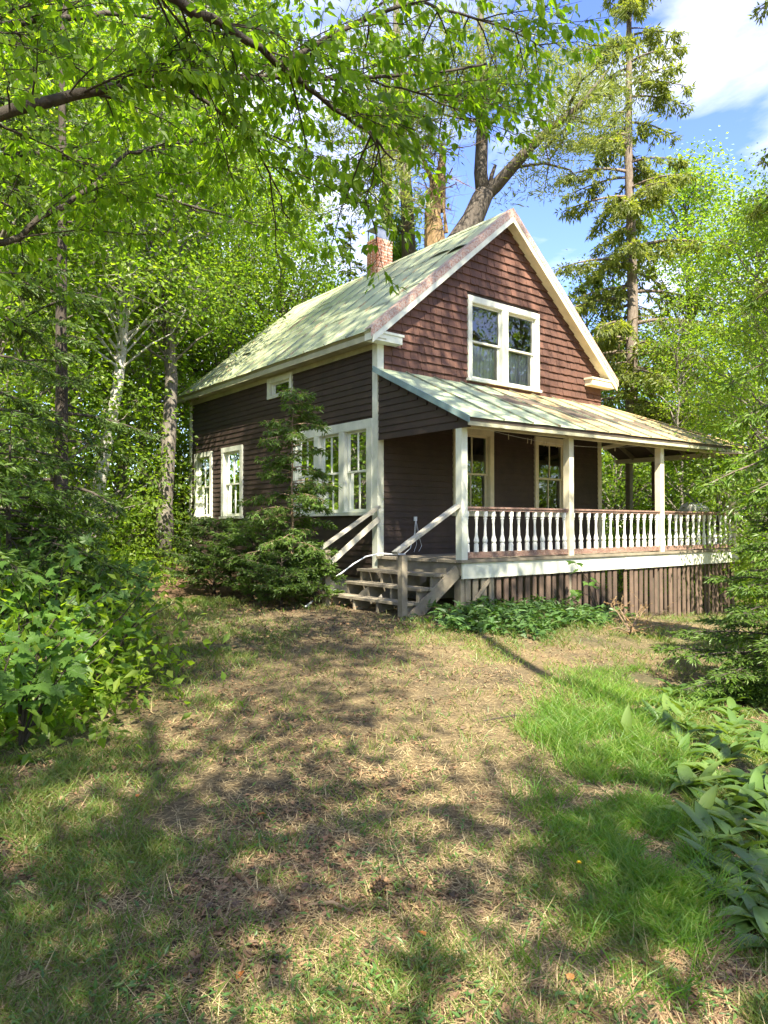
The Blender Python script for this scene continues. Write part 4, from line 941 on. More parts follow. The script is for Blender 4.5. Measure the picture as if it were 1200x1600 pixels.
# --- right hand side
cs = dict(droop=.40, up=.14, twig_sp=.12, twig_len=.85, step=.055, ln=.20, wd=.055, hang=.8, flat=.3)
b0 = gpt(988, 24)
conifer('spruce_tree', b0, 'tall old spruce with bare trunk rising behind the porch', 'needle_olive', 'bark_spruce', seed=61, H=26, z0=5.0, R=3.3, nbr=118, trunk_r=.27, gap=.25, taper=.5, rot=.6, **cs)
dead = NB(); r = rs(62)
for k in range(26):
    z = r.uniform(2.5, 9); az = r.uniform(0, 2*PI); L_ = r.uniform(.8, 2.2); q0 = np.array([0, 0, z]); q1 = q0+np.array([math.cos(az)*L_, math.sin(az)*L_, -.25*L_]); dead.tube([q0, (q0+q1)/2+(0, 0, .08), q1], [.022, .014, .005], 4, False)
    n_ = 9; t_ = r.uniform(.3, 1, n_); A_ = q0+(q1-q0)*t_[:,None]; dead.sticks(A_, A_+r.randn(n_, 3)*np.array([.22, .22, .12])+(0, 0, -.25), .005, .002, 3)
dead.build('limb', M['twig_tan'], bpy.data.objects['spruce_tree'])

GR = 'trees of the wood behind the porch'
woods('aspen_tree', 915, 27, 'light airy young broadleaf tree just right of the gable', 11.6, 'airy', .3, group=GR)
woods('aspen_tree', 870, 34, 'airy young tree peeping over the right rake of the gable', 11.0, 'airy', 1.3, group=GR)
woods('maple_tree', 1075, 27, 'bright broadleaf tree between the tall spruce and the right edge', 15.5, 'low', .4, group=GR)
woods('maple_tree', 1185, 22, 'green broadleaf tree filling the right edge above the porch', 12.2, 'low', 1.4, group=GR)
woods('aspen_tree', 1062, 21, 'slim tree seen through the porch behind the grill', 8.5, 'airy', 2.4, group=GR)
woods('maple_tree', 985, 33, 'broadleaf tree behind the foot of the tall spruce', 10.5, 'low', 3.4, group=GR)
woods('young_tree', 960, 22, 'sunlit sapling seen through the open porch end', 4.8, 'young', 1.1, group=GR)
woods('young_tree', 1030, 24, 'sunlit sapling seen between the two right porch posts', 5.2, 'young', 2.1, group=GR)
woods('young_tree', 1120, 18, 'low leafy sapling beyond the porch rail', 4.4, 'young', 3.1, group=GR)
woods('maple_tree', 1245, 15, 'leafy broadleaf tree at the right edge behind the cedar', 9.6, 'low', 2.9, group=GR, wide=.9)
woods('maple_tree', 1300, 25, 'broadleaf tree just outside the right edge', 13, 'low', 4.4, group=GR)
# cedar reaching in from the right edge
cc = dict(droop=.38, up=.06, twig_sp=.08, twig_len=.50, step=.026, ln=.095, wd=.030, hang=.5, flat=.6)
conifer('cedar_tree', gpt(1385, 8.0), 'bright green cedar with drooping sprays along the right edge', 'needle_cedar', 'bark_spruce', seed=81, H=7.4, z0=.5, R=1.95, nbr=112, trunk_r=.11, taper=.38, rot=.3, **cc)
conifer('fir_tree', gpt(1205, 6.9), 'bushy young fir at the right edge below the porch', 'needle_green', 'bark_dark', seed=82, H=1.9, z0=.1, R=1.15, nbr=64, droop=.15, up=.12, twig_sp=.06, twig_len=.36, step=.022, ln=.062, wd=.019, hang=.16, flat=.6, trunk_r=.035, rot=.8)

# --- old pine behind the roof
r = rs(91); b0 = gpt(712, 21.5); pine = tree_root('pine_tree', b0, 'old forked pine with a broken, splintered stem behind the roof ridge')
tk = NB(); A21 = lambda px, py, d=21.5: at(px, py, d)-b0
tk.tube([np.array((0, 0, -.1)), A21(700, 600), A21(695, 430), A21(700, 395)], [.62, .52, .50, .46], 12)
tk.tube([A21(690, 410), A21(715, 380), A21(738, 345), A21(752, 312), A21(758, 300)], [.42, .36, .33, .30, .28], 12)
tk.tube([A21(755, 306), A21(751, 270), A21(753, 220), A21(755, 150), A21(750, 60), A21(752, -60)], [.22, .20, .18, .15, .11, .04], 10)
tk.tube([A21(755, 308), A21(775, 290), A21(800, 262, 21), A21(830, 228, 20.8), A21(862, 200, 20.5), A21(905, 165, 20.3), A21(950, 110, 20)], [.22, .20, .17, .15, .11, .07, .03], 10)
tk.tube([A21(764, 298), A21(768, 275), A21(774, 258)], [.08, .07, .05], 6)
tk.tube([A21(800, 262, 21), A21(850, 255, 20.6), A21(890, 265, 20.3), A21(905, 280, 20.2)], [.05, .04, .025, .01], 5)
tk.tube([A21(640, 430, 23), A21(637, 330, 23), A21(630, 240, 23), A21(622, 120, 23), A21(618, -40, 23)], [.24, .21, .19, .15, .08], 9)
tk.tube([A21(608, 430, 24), A21(604, 330, 24), A21(606, 220, 24), A21(603, 100, 24)], [.20, .18, .16, .12], 9)
tk.build('trunk', M['bark_pine'], pine, smooth=True)
sp = NB(); sp.tube([A21(682, 425, 21.2), A21(679, 370, 21.2), A21(676, 335, 21.2), A21(680, 300, 21.2), A21(684, 262, 21.2)], [.36, .31, .24, .15, .02], 9)
for k in range(16):
    q = A21(678+r.randn()*8, 335+r.randn()*12, 21.1); sp.tube([q, q+np.array([r.randn()*.12, r.randn()*.1, r.uniform(.5, 1.3)])], [.07, .008], 5)
sp.build('splintered_stem', M['split_wood'], pine)
st2 = NB()
st2.tube([A21(688, 330), A21(690, 290), A21(691, 245), A21(689, 222)], [.16, .13, .10, .03], 7); st2.tube([A21(685, 300), A21(670, 270), A21(655, 235), A21(650, 210)], [.10, .08, .06, .02], 6)
for k in range(46):
    q = A21(r.uniform(640, 715), r.uniform(225, 340), 21+r.randn()*.6); e = q+np.array([r.randn()*.9, r.randn()*.9, r.uniform(-.5, .45)]); st2.tube([q, (q+e)/2+r.randn(3)*.1, e], [.022, .014, .004], 4, False)
    n_ = 5; t_ = r.rand(n_, 1); st2.sticks(q+(e-q)*t_, q+(e-q)*t_+r.randn(n_, 3)*.3, .006, .002, 3)
st2.build('dead_limb', M['twig_tan'], pine)
def puffs(nb, r, C, rad, n_each, ln, wd, flatz=.5):
    idx = np.repeat(np.arange(len(C)), n_each); n = len(idx); off = r.randn(n, 3)*rad*np.array([1, 1, flatz]); D = norm(off*.6+rdir(r, n)*rad+np.array([0, 0, .15]))
    nb.leaves(C[idx]+off, D, rdir(r, n), ln*r.uniform(.6, 1.3, n), wd, fold=.05)
cr = NB(); lb = NB(); C = []
ends = [((752, 200), [(700,150),(660,110),(640,160),(690,90),(790,120),(820,80),(720,60),(770,40),(810,30),(850,100)]), ((890, 180), [(900,130),(930,190),(880,230),(960,150),(860,260),(940,100),(850,300),(905,90),(980,200)]),
        ((630, 240), [(560,200),(590,160),(540,260),(580,300),(620,180),(540,120),(600,90),(660,60),(520,330),(640,20),(570,40),(500,220),(610,330),(660,240),(535,180),(655,150)])]
for (sx, sy), es in ends:
    for (ex, ey) in es:
        d0 = 21.5+r.randn()*.8; d1 = d0+r.uniform(-2.2, 1.2); q0 = A21(sx, sy+(ey-sy)*.2, d0); q1 = A21(ex, ey, d1); mid = (q0+q1)/2+r.randn(3)*.2
        lb.tube([q0, mid, q1], [.05, .03, .01], 5, False)
        k_ = 16; t_ = r.uniform(.3, 1.12, k_); C.append(np.where(t_[:,None] < .5, q0+(mid-q0)*2*t_[:,None], mid+(q1-mid)*(2*t_[:,None]-1))+r.randn(k_, 3)*np.array([.5, .5, .22]))
C = np.concatenate(C); puffs(cr, r, C, .24, 46, .24, .034, .5)
lb.build('limb', M['bark_pine'], pine, smooth=True); cr.build('crown', M['needle_pine'], pine)

# soft fluffy pine behind the chimney, small spruce beside it
b0 = gpt(625, 24); fp = tree_root('white_pine', b0, 'soft pale green pine rising right behind the chimney'); r = rs(93); cr = NB(); tk = NB(); lb = NB()
topz = at(628, 322, 24)[2]-b0[2]; tk.tube([(0, 0, -.1), (0, 0, topz*.5), (.05, 0, topz*.97)], [.16, .12, .02], 8)
C = []
for k in range(46):
    f = r.rand(); z = topz*(.35+.62*f); R_ = 1.35*(1-f)**.55+.15; az = r.rand()*2*PI; e = np.array([math.cos(az)*R_, math.sin(az)*R_, z]); lb.tube([(0, 0, z-.3*R_), e*np.array([.5, .5, 1])-(0, 0, .1), e], [.03, .02, .006], 4, False); t_ = r.uniform(.35, 1.05, 9)[:,None]; C.append(np.array([0, 0, z-.15*R_])*(1-t_)+e*t_+r.randn(9, 3)*.14)
puffs(cr, r, np.concatenate(C), .18, 46, .20, .032, .8)
tk.build('trunk', M['bark_pine'], fp, smooth=True); lb.build('limb', M['bark_pine'], fp); cr.build('crown', M['needle_cedar'], fp)
conifer('spruce_tree', gpt(547, 25), 'small spruce top showing left of the chimney above the roof', 'needle_olive', 'bark_dark', seed=94, H=at(547, 352, 25)[2]-gpt(547, 25)[2], z0=3, R=2.0, nbr=60, trunk_r=.12, taper=.8, droop=.3, up=.15, twig_sp=.16, twig_len=.5, step=.07, ln=.18, wd=.05, hang=.3)
# pines far right at the top edge
conifer('spruce_tree', gpt(1275, 13), 'tall spruce outside the right edge whose boughs hang into the top right', 'needle_olive', 'bark_dark', seed=95, H=15, z0=6.5, R=1.55, nbr=44, trunk_r=.18, taper=.4, gap=.2, droop=.4, up=.1, twig_sp=.10, twig_len=.55, step=.04, ln=.12, wd=.034, hang=.6, flat=.4)

# --- evergreen sapling and bushes against the side wall
ch_ = dict(droop=.45, up=.30, twig_sp=.07, twig_len=.36, step=.026, ln=.078, wd=.024, hang=.42, flat=.5)
conifer('hemlock_tree', gpt(457, 12.2), 'slender young hemlock standing in front of the side wall window', 'needle_green', 'twig_tan', seed=101, H=3.65, z0=.8, R=1.05, nbr=74, trunk_r=.035, taper=.35, gap=.4, rot=.5, **ch_)
bl_ = ['dark low evergreen bush under the rear side windows', 'dark low evergreen bush left of the hemlock foot', 'leafy evergreen bush between the hemlock and the steps', 'dark evergreen bush spreading in front of the hemlock']
for k, (px, d, H, R) in enumerate([(335, 13.2, 1.35, 1.15), (395, 12.4, 1.30, 1.05), (492, 12.0, 1.0, .55), (440, 11.7, .8, .85)]):
    conifer('evergreen_bush', gpt(px, d), bl_[k], 'needle_green' if k in (1, 2) else 'needle_dark', 'twig_bark', seed=110+k, H=H, z0=.05, R=R, nbr=(52, 44, 40, 40)[k], droop=.25, up=.62, twig_sp=.065, twig_len=.36, step=.024, ln=.07, wd=.021, hang=.2, flat=.5, trunk_r=.03, taper=.35, gap=.35)
for o_ in [q for q in COL.objects if q.name.startswith('evergreen_bush')]: o_['category'] = 'bush'
print('trees done')

# ------------------------------------------------------------------ far woods as one mass, undergrowth
r = rs(120); fw = NB(); n = 7000
th = r.uniform(0, 2*PI, n); view = (np.abs((th-(PI/2+YAW)+PI) % (2*PI)-PI) < 1.5); keep_ = view | (r.rand(n) < .55); th = th[keep_]; n = len(th)
rad = r.uniform(34, 58, n); q = np.stack([CAM[0]+np.cos(th)*rad, CAM[1]+np.sin(th)*rad], 1); rel = q-CAM[None,:2]; lat_ = (rel@RGT[:2])/np.maximum(1, np.abs(rel@FWD[:2])); fr = rel@FWD[:2] > 0
g0 = gz(q[:,0], q[:,1]); hmax = np.where(fr & (np.abs(lat_-.12) < .17), 6.0, np.where(fr & (lat_ > 0) & (lat_ < .7), 9.5, 15.0)); hz = g0+hmax*r.rand(n)**1.05
C = np.stack([q[:,0], q[:,1], hz], 1); idx = np.repeat(np.arange(n), 34); P = C[idx]+r.randn(len(idx), 3)*np.array([1.1, 1.1, .8]); P[:,2] = np.maximum(P[:,2], g0[idx]+.05)
fw.leaves(P, rdir(r, len(idx))+np.array([0, 0, -.3]), np.array([0, 0, 1.])+r.randn(len(idx), 3)*.7, .42*r.uniform(.6, 1.3, len(idx)), .27, fold=.15)
tag(fw.build('woods', M['leaf_far']), 'mass of far green woodland closing the view behind the trees', 'woods', kind='stuff')
fk = NB(); k = 150; sel = r.choice(n, k, False); A_ = np.stack([q[sel,0], q[sel,1], g0[sel]-.2], 1); fk.sticks(A_, A_+np.stack([r.randn(k)*.8, r.randn(k)*.8, hmax[sel]*r.uniform(.8, 1.1, k)], 1), .16, .06, 6)
tag(fk.build('woods_trunks', M['bark_grey']), 'thin grey trunks standing deep in the far woodland', 'woods', kind='stuff')
un = NB(); px = np.concatenate([r.uniform(-150, 300, 230), r.uniform(930, 1350, 150), (nd_l := 5.0+5.5*r.rand(120))*0-230+(330+(nd_l-5)*34)*r.rand(120)]); dd_ = np.concatenate([r.uniform(8.5, 26, 230), r.uniform(15, 30, 150), nd_l])
q = CAM[None]+dd_[:,None]*(FWD[None]+RGT[None]*((px-600)/FPX)[:,None]); ok = ~((q[:,0] > -1.2) & (q[:,0] < W+3) & (q[:,1] > -3) & (q[:,1] < L+.5)) & ~((px > 160) & (px < 300) & (dd_ < 14)); q = q[ok]; g0 = gz(q[:,0], q[:,1]); hh = r.uniform(.15, 1.1, len(q))
idx = np.repeat(np.arange(len(q)), 130); f = r.rand(len(idx)); P = np.stack([q[idx,0], q[idx,1], g0[idx]+hh[idx]*f], 1)+r.randn(len(idx), 3)*np.array([.38, .38, .10]); P[:,2] = np.maximum(P[:,2], g0[idx]+.01)
un.leaves(P, norm(r.randn(len(idx), 3)+np.array([0, 0, -.2])), np.array([0, 0, 1.])+r.randn(len(idx), 3)*.5, .095*r.uniform(.6, 1.4, len(idx)), .06, fold=.15)
tag(un.build('undergrowth', M['leaf_far']), 'low leafy undergrowth on the forest floor among the trunks', 'undergrowth', kind='stuff')

# ------------------------------------------------------------------ leafy saplings of the left foreground, each leaf a part
def maple_leaf():
    out = [(0,0),(.10,-.02),(.30,.02),(.20,.14),(.44,.30),(.26,.36),(.30,.50),(.14,.46),(.10,.58),(0,.92)]
    pts = out+[(-x, y) for x, y in out[-2:0:-1]]
    V = [(x, y, .10*abs(x)-.10*y*y+(.03 if i % 3 == 0 else 0)) for i, (x, y) in enumerate(pts)]+[(0, .30, -.02)]; n = len(pts); b = NB(); b.add(V, [(i, (i+1) % n, n) for i in range(n)]); return b.mesh('leaf')
ml = maple_leaf(); ml.materials.append(M['leaf_maple'])
def place_leaf(me_, par, loc, d, nrm, size):
    d = Vector(d).normalized(); x = d.cross(Vector(nrm)).normalized(); z = x.cross(d); o_ = bpy.data.objects.new('leaf', me_); COL.objects.link(o_); o_.parent = par
    o_.matrix_local = Matrix(((x.x, d.x, z.x, loc[0]), (x.y, d.y, z.y, loc[1]), (x.z, d.z, z.z, loc[2]), (0, 0, 0, 1))) @ Matrix.Diagonal((size, size, size, 1)); return o_
def sapling(name, loc, tips, label, seed, n_leaf=5, size=.15):
    r = rs(seed); o_ = tree_root(name, loc, label, 'maple saplings along the left edge', 'sapling'); b = NB()
    for tp in tips:
        tp = np.array(tp)-np.array(loc); mid = tp*np.array([.45, .45, .7])+r.randn(3)*.04; b.tube([np.zeros(3), mid, tp], [.010, .007, .003], 5, False)
        for k in range(n_leaf):
            t_ = r.uniform(.45, 1.0) if k else 1.0; q = np.where(t_ < .5, mid*2*t_, mid+(tp-mid)*(2*t_-1)); side = norm(r.randn(3)*np.array([1, 1, .2])); pe = q+side*r.uniform(.05, .11)+np.array([0, 0, .02]); b.sticks(q[None], pe[None], .002, .0015, 3)
            place_leaf(ml, o_, pe, side*.7+np.array([0, 0, -.35])-FWD*.25, np.array([0, 0, 1])-FWD*.45+r.randn(3)*.25, size*r.uniform(.65, 1.2))
    b.build('stem', M['twig_bark'], o_); return o_
SAP = [(35, 4.9, [(30,960,4.7),(90,985,4.9),(130,1010,5.0),(0,1000,4.6),(60,1040,4.7),(140,960,5.2),(100,1050,4.8),(20,1060,4.6),(150,1030,5.0),(70,1075,4.7),(170,985,5.2)], 'leafy maple sapling at the left edge, lowest and nearest of its kind'),
       (60, 5.8, [(60,900,5.6),(120,930,5.8),(170,925,6.0),(20,920,5.5),(100,880,5.8),(0,880,5.6),(90,960,5.6),(150,985,5.8),(195,960,6.0),(40,950,5.5)], 'maple sapling standing right behind the nearest one at the left edge'),
       (150, 6.3, [(205,905,6.3),(255,930,6.4),(230,915,6.2),(275,940,6.5),(180,930,6.2)], 'maple sapling with a branch reaching right over the leafy path'),
       (-40, 4.4, [(0,1030,4.2),(40,1075,4.3),(-20,980,4.3),(20,1010,4.4)], 'small maple sapling cut off by the left edge of the view'),
       (110, 7.4, [(110,850,7.3),(170,870,7.5),(60,860,7.2),(210,880,7.6)], 'tallest maple sapling below the dark fir boughs')]
SAP += [(185, 7.9, [(190,880,7.8),(235,900,7.9),(160,900,7.7),(215,925,7.8),(150,930,7.6),(245,875,8.1)], 'maple sapling beside the leafy path, farthest of its kind'),
       (10, 6.6, [(0,830,6.5),(50,820,6.6),(90,840,6.7),(30,860,6.5),(130,860,6.8)], 'maple sapling with leaves held highest at the left edge')]
for k, (px, d, tips, lab) in enumerate(SAP): sapling('maple_sapling', gpt(px, d), [at(*t_) for t_ in tips], lab, 130+k, n_leaf=9, size=.150)
sapling('maple_sapling', gpt(935, 12.9)+np.array([0, 0, 0]), [at(898,880,12.2), at(915,905,12.2), at(905,925,12.3)], 'thin seedling with a few green leaves climbing before the porch skirt', 140, 4, .20)['group'] = 'seedlings at the porch'
sapling('maple_sapling', gpt(975, 12.4), [at(975,950,12.2), at(990,962,12.2), at(960,968,12.2)], 'small bright seedling at the foot of the porch skirt', 141, 5, .16)['group'] = 'seedlings at the porch'

# ------------------------------------------------------------------ strap leaved plants in the lower right, each leaf a part
def strap_leaf(arch, wmax):
    n = 6; V = []
    for i in range(n+1):
        s = i/n; w = wmax*(math.sin(PI*(.10+.90*s)**.8) if s < 1 else 0)*.5+.004; y = s*(1-.12*arch*s); z = .45*s*(1-arch*s)
        V += [(-w, y, z+w*.45), (0, y, z), (w, y, z+w*.45)]
    b = NB(); q = np.arange(n)[:,None]*3+np.array([0, 1])[None]; b.add(V, None, np.stack([q, q+1, q+4, q+3], -1).reshape(-1, 4)); mm = b.mesh('leaf', True); mm.materials.append(M['leaf_strap']); return mm
straps = [strap_leaf(.75, .30), strap_leaf(1.05, .34), strap_leaf(.4, .28), strap_leaf(1.3, .32)]
r = rs(150); cnt = 0; placed = []
cand = pix_ground(r.uniform(990, 1300, 2000), 1060+510*r.rand(2000)**1.3)
for q in cand:
    if not inpoly(q[:1], q[1:2], STRAP)[0]: continue
    if any((q[0]-a)**2+(q[1]-b_)**2 < .125**2 for a, b_ in placed): continue
    placed.append((q[0], q[1])); o_ = empty('strap_leaf_plant', q); dpt = float((q-CAM)@FWD); nl = r.randint(6, 10)
    band = 0 if dpt < 3.6 else 1 if dpt < 5.2 else 2
    tag(o_, ('low strap leaved plant at the near end of the leafy patch, lower right', 'low strap leaved plant in the middle of the leafy patch beside the grass', 'low strap leaved plant at the far end of the leafy patch, by the young fir')[band], 'plant', ('strap leaved plants, near end of the patch', 'strap leaved plants, middle of the patch', 'strap leaved plants, far end of the patch')[band])
    a0 = r.rand()*6.28
    for k in range(nl):
        az = a0+k*2.4+r.randn()*.3; L_ = r.uniform(.14, .27); tilt = r.uniform(.0, .8); dv = Vector((math.cos(az), math.sin(az), tilt*.6)); place_leaf(straps[r.randint(0, 4)], o_, (0, 0, .005), dv, (0, 0, 1), L_)
    cnt += 1
    if cnt >= 100: break
print('strap plants', cnt)
q = pix_ground([978], [1165])[0]; o_ = empty('broad_leaf_plant', q); tag(o_, 'single upright dark plant with two broad leaves standing in the grass', 'plant')
for az, tl, L_ in ((.3, 1.6, .30), (2.6, 1.3, .24), (4.4, .3, .2)): place_leaf(straps[2], o_, (0, 0, 0), (math.cos(az), math.sin(az), tl), (-math.cos(az), -math.sin(az), 1), L_)

# ------------------------------------------------------------------ ground cover, grass, straw, litter
r = rs(160)
def scatter(n, x0=-200, x1=1400, y0=935, y1=1750, p=1.0):
    py = y0+(y1-y0)*r.rand(n)**p; P = pix_ground(r.uniform(x0, x1, n), py); ok = ~((P[:,0] > -1.1) & (P[:,0] < 9) & (P[:,1] > -2.1)) & ((P[:,0] > -30)); P = P[ok]
    P[:,2] += (vnoise(P[:,0], P[:,1], 1.6)-.5)*.06+(vnoise(P[:,0], P[:,1], 4.5)-.5)*.03; return P
def blades(nb, P, h, w, lean=.5):
    n = len(P); d = rdir(r, n)*lean; d[:,2] = 1; d = norm(d); sd = norm(np.cross(d, rdir(r, n))); h = np.broadcast_to(h, (n,))[:,None]; w = np.broadcast_to(w, (n,))[:,None]
    bend = norm(d*np.array([1, 1, 0])+1e-4)*h*r.uniform(.05, .5, (n, 1)); m = P+d*h*.55; t_ = P+d*h+bend-np.array([0, 0, 1])*h*.12
    V = np.stack([P-sd*w*.5, P+sd*w*.5, m+sd*w*.42+bend*.25, m-sd*w*.42+bend*.25, t_], 1).reshape(-1, 3); i = np.arange(n)[:,None]*5
    nb.add(V, i+np.array([[3, 2, 4]]), i+np.array([[0, 1, 2, 3]]))
# ground cover at the porch skirt
P = scatter(26000, 600, 1060, 925, 1010); wx = (vnoise(P[:,0], P[:,1], 1.9)-.5)*1.6+(vnoise(P[:,0], P[:,1], 6.)-.5)*.6+r.randn(len(P))*.2; P = P[inpoly(P[:,0]+wx, P[:,1]+wx*.6, SKIRT) & (vnoise(P[:,0], P[:,1], 2.6) > .25)]; P = P[:2000]; gc = NB(); hh = r.uniform(.01, .20, len(P))*(.2+1.3*vnoise(P[:,0], P[:,1], 3.)); P[:,2] += hh
gc.leaves(P, rdir(r, len(P))*np.array([1, 1, .35])+np.array([0, 0, .12]), np.array([0, 0, 1.])+r.randn(len(P), 3)*.35, .14*r.uniform(.6, 1.3, len(P)), .055, fold=.2, fine=True, curl=.2)
tag(gc.build('ground_cover', M['leaf_cover']), 'low broad leaved ground cover along the foot of the porch skirt', 'ground cover', kind='stuff')
# dense grass at right
P = scatter(170000, 780, 1450, 1020, 1700); wx = (vnoise(P[:,0], P[:,1], 1.7)-.5)*.7+(vnoise(P[:,1]+7, P[:,0], 6.)-.5)*.3+r.randn(len(P))*.12; wy = (vnoise(P[:,0]+3, P[:,1]+9, 1.7)-.5)*.7+r.randn(len(P))*.10; k = inpoly(P[:,0]+wx, P[:,1]+wy, TALL); nn_ = vnoise(P[:,0], P[:,1], 2.2); edge = (vnoise(P[:,0], P[:,1], 5) > .25); P = P[k & edge & (nn_ > .10)]; P = P[:62000]; gr_ = NB()
blades(gr_, P, r.uniform(.04, .20, len(P))*(.45+1.0*vnoise(P[:,0], P[:,1], 1.3)), r.uniform(.0025, .006, len(P)), .75)
tag(gr_.build('grass', M['grass_green']), 'thick soft green grass in the lower right beside the strap leaved plants', 'grass', kind='stuff')
# thin grass over the yard, in tufts
P = scatter(420000, -150, 1400, 938, 1720, 1.7); g_ = greenness(P[:,0], P[:,1]); tuft = vnoise(P[:,0], P[:,1], 7.0)*.65+vnoise(P[:,0], P[:,1], 2.5)*.5; keep = (r.rand(len(P)) < np.clip(g_*.95+.09, 0, 1)) & (tuft > .46+.14*r.rand(len(P))) & ~inpoly(P[:,0], P[:,1], TALL); P = P[keep][:110000]; sg_ = NB()
dq = np.clip((P-CAM)@FWD, 1, 14); blades(sg_, P, r.uniform(.025, .10, len(P))*(.9+.05*dq), r.uniform(.002, .0045, len(P))*(.8+.16*dq), .8); print('thin grass', len(P))
tag(sg_.build('thin_grass', M['grass_sparse']), 'thin scattered grass tufts over the brown yard', 'grass', kind='stuff')
# small weeds
P = scatter(30000, -150, 1400, 945, 1720); wn = vnoise(P[:,0], P[:,1], 3.1)*.6+vnoise(P[:,0], P[:,1], 9)*.5; P = P[(r.rand(len(P)) < np.clip((wn-.42)*1.3, .01, .5))][:5200]; P[:,2] += r.uniform(.004, .05, len(P)); wd_ = NB(); wd_.leaves(P, rdir(r, len(P))*np.array([1, 1, .3])+np.array([0, 0, .15]), np.array([0, 0, 1.])+r.randn(len(P), 3)*.3, .026*r.uniform(.5, 1.8, len(P)), .013, fold=.2)
tag(wd_.build('weeds', M['leaf_cover']), 'tiny green weeds sprinkled through the thin grass', 'weeds', kind='stuff')
# straw and needles
P = scatter(260000, -200, 1400, 940, 1750, 1.6); sn = vnoise(P[:,0], P[:,1], .9)*.6+vnoise(P[:,0], P[:,1], 3)*.5; P = P[(sn > .36+.12*r.rand(len(P))) | (r.rand(len(P)) < .4)][:150000]; P[:,2] += r.uniform(.002, .014, len(P)); stw = NB(); D = rdir(r, len(P)); D[:,2] *= .16; sd_ = norm(np.cross(D, [0, 0, 1.]))*r.uniform(.0012, .0028, (len(P), 1)); D = norm(D)*r.uniform(.03, .14, (len(P), 1)); stw.add(np.stack([P-sd_, P+sd_, P+D], 1).reshape(-1, 3), np.arange(len(P)*3).reshape(-1, 3))
tag(stw.build('straw', M['straw']), 'dry cut grass and pine needles strewn over the yard', 'straw', kind='stuff')
# dead leaves and chips
P = scatter(90000, -250, 1450, 935, 1750, 1.6); ln_ = vnoise(P[:,0], P[:,1], 1.1)*.6+vnoise(P[:,0], P[:,1], 4)*.5; P = P[(ln_ < .50+.12*r.rand(len(P)))][:26000]; P[:,2] += r.uniform(.003, .016, len(P)); dl = NB(); D = rdir(r, len(P)); D[:,2] *= .3; dl.leaves(P, D, np.array([0, 0, 1.])+r.randn(len(P), 3)*.35, r.uniform(.012, .055, len(P)), r.uniform(.008, .03, len(P)), fold=.3)
P2 = np.stack([r.uniform(-12, -.3, 9000), r.uniform(-3, 14, 9000)], 1); P2 = np.c_[P2, gz(P2[:,0], P2[:,1])+r.uniform(.003, .03, 9000)]; D = rdir(r, 9000); D[:,2] *= .3; dl.leaves(P2, D, np.array([0, 0, 1.])+r.randn(9000, 3)*.4, r.uniform(.04, .09, 9000), r.uniform(.03, .055, 9000), fold=.3)
tag(dl.build('leaf_litter', M['litter']), 'brown dead leaves and bark chips on the ground', 'litter', kind='stuff')

# ------------------------------------------------------------------ small single things
q = pix_ground([585], [1400])[0]; pc = empty('pine_cone', q); tag(pc, 'dark brown pine cone lying on the thin grass in the foreground', 'pine cone'); r = rs(171)
b = lathe([(0, .006), (.012, .02), (.035, .026), (.06, .02), (.085, .006)], 8); core = b.build('core', M['twig_bark'], pc); nl = 70; i_ = np.arange(nl); f = (i_+.5)/nl; az = i_*2.39996; rr_ = .024*np.sin(PI*(.12+.8*f)); Pq = np.stack([rr_*np.cos(az), rr_*np.sin(az), .085*f], 1); D = np.stack([np.cos(az), np.sin(az), .5+f], 1)
b = NB(); b.leaves(Pq, D, np.array([0, 0, 1.])+r.randn(nl, 3)*.1, .024, .02, fold=.2); b.build('scales', M['litter'], pc); pc.rotation_euler = (.5, .2, 0)
q = pix_ground([905], [1385])[0]; fl = empty('dandelion', q); tag(fl, 'single yellow flower in the grass at lower right', 'flower'); b = NB(); b.tube([(0,0,0), (.005,0,.05), (0,0,.10)], .002, 5); b.build('stem', M['grass_green'], fl)
nl = 34; az = np.arange(nl)*2.39996; b = NB(); b.leaves(np.tile([0, 0, .10], (nl, 1)), np.stack([np.cos(az), np.sin(az), .2+1.2*np.arange(nl)/nl], 1), np.tile([0, 0, 1.], (nl, 1)), .013, .005, fold=.1); b.build('petals', M['yellow_petal'], fl)
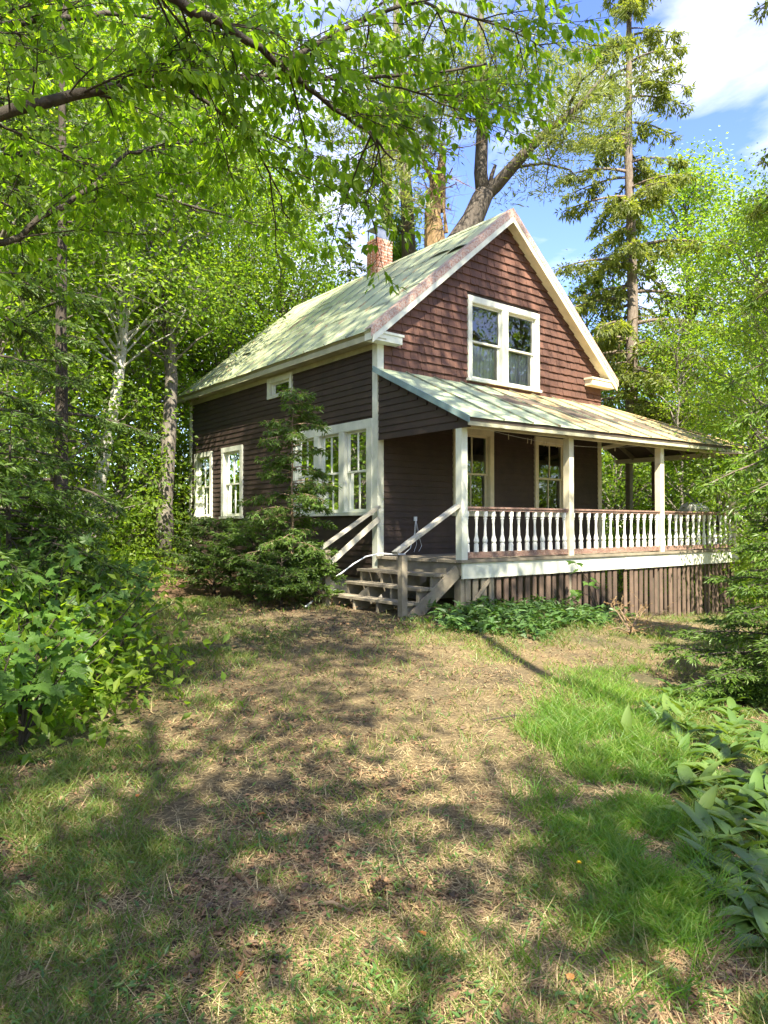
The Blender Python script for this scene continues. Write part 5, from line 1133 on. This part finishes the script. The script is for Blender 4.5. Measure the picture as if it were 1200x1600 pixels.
for k, (x0, y0, x1, y1, lab) in enumerate([(755, 1128, 850, 1122, 'thin dark fallen twig lying across the sunlit middle of the yard'), (95, 1465, 130, 1462, 'short pale stick with curled bark at lower left'), (470, 1420, 560, 1432, 'long dry straw coloured stem in the near foreground')]):
    a, b_ = pix_ground([x0, x1], [y0, y1]); mid = (a+b_)/2+np.array([.02, .01, .02]); tb = NB(); tb.tube([np.zeros(3)+(0, 0, .01), mid-a+(0, 0, .012), b_-a+(0, 0, .01)], [.006, .008, .003], 6); tb.sticks([mid-a], [mid-a+np.array([.06, .05, .03])], .004, .002, 4)
    tag(tb.build('fallen_twig', M['twig_bark'] if k == 0 else M['twig_tan'], None, a), lab, 'twig')
ol = NB(); ol.leaves([[0, 0, 0]], [[1, 0, .1]], [[0, 0, 1]], 1, .6, fold=.15, fine=True, curl=.1); olm = ol.mesh('fallen_leaf'); olm.materials.append(M['orange_leaf'])
FLL = ['orange fallen leaf on the left of the yard, farthest from the viewer', 'brown fallen leaf just right of the farthest orange one', 'orange fallen leaf nearest the middle of the yard', 'orange fallen leaf at the bottom edge below the pine cone', 'orange fallen leaf lowest on the left of the yard', 'orange fallen leaf in the lower right below the yellow flower', 'pale fallen leaf right of the pine cone']
for k, (px_, py_) in enumerate([(210, 1250), (330, 1268), (415, 1277), (378, 1525), (283, 1530), (887, 1540), (665, 1470)]):
    q = pix_ground([px_], [py_])[0]; o_ = link_mesh('fallen_leaf', olm, None, None, q+np.array([0, 0, .02])); o_.scale = (.05,)*3; o_.rotation_euler = (.2, .1, k*1.3); tag(o_, FLL[k], 'leaf', 'fallen leaves on the yard')
# browned dead bough by the porch
r = rs(181); q = pix_ground([985], [992])[0]; db = empty('dead_bough', q); tag(db, 'rust brown dead conifer bough lying before the porch skirt', 'branch'); tw, nd_ = NB(), NB(); A_, B_ = [], []
for k in range(9):
    az = r.uniform(0, 6.28); e = np.array([math.cos(az)*.6, math.sin(az)*.5, r.uniform(.1, .45)]); tw.tube([(0, 0, .03), e*.6+(0, 0, .05), e], [.012, .008, .003], 4, False); t_ = r.uniform(.2, 1, (12, 1)); a = e*t_+(0, 0, .03); A_.append(a); B_.append(a+r.randn(12, 3)*np.array([.12, .12, .06])+e*.15)
A_, B_ = np.concatenate(A_), np.concatenate(B_); tw.sticks(A_, B_, .003, .001, 3); needles(nd_, r, A_, B_, .012, .03, .007); tw.build('stem', M['twig_tan'], db); nd_.build('needles', M['needle_brown'], db)
print('objects', len(COL.objects))
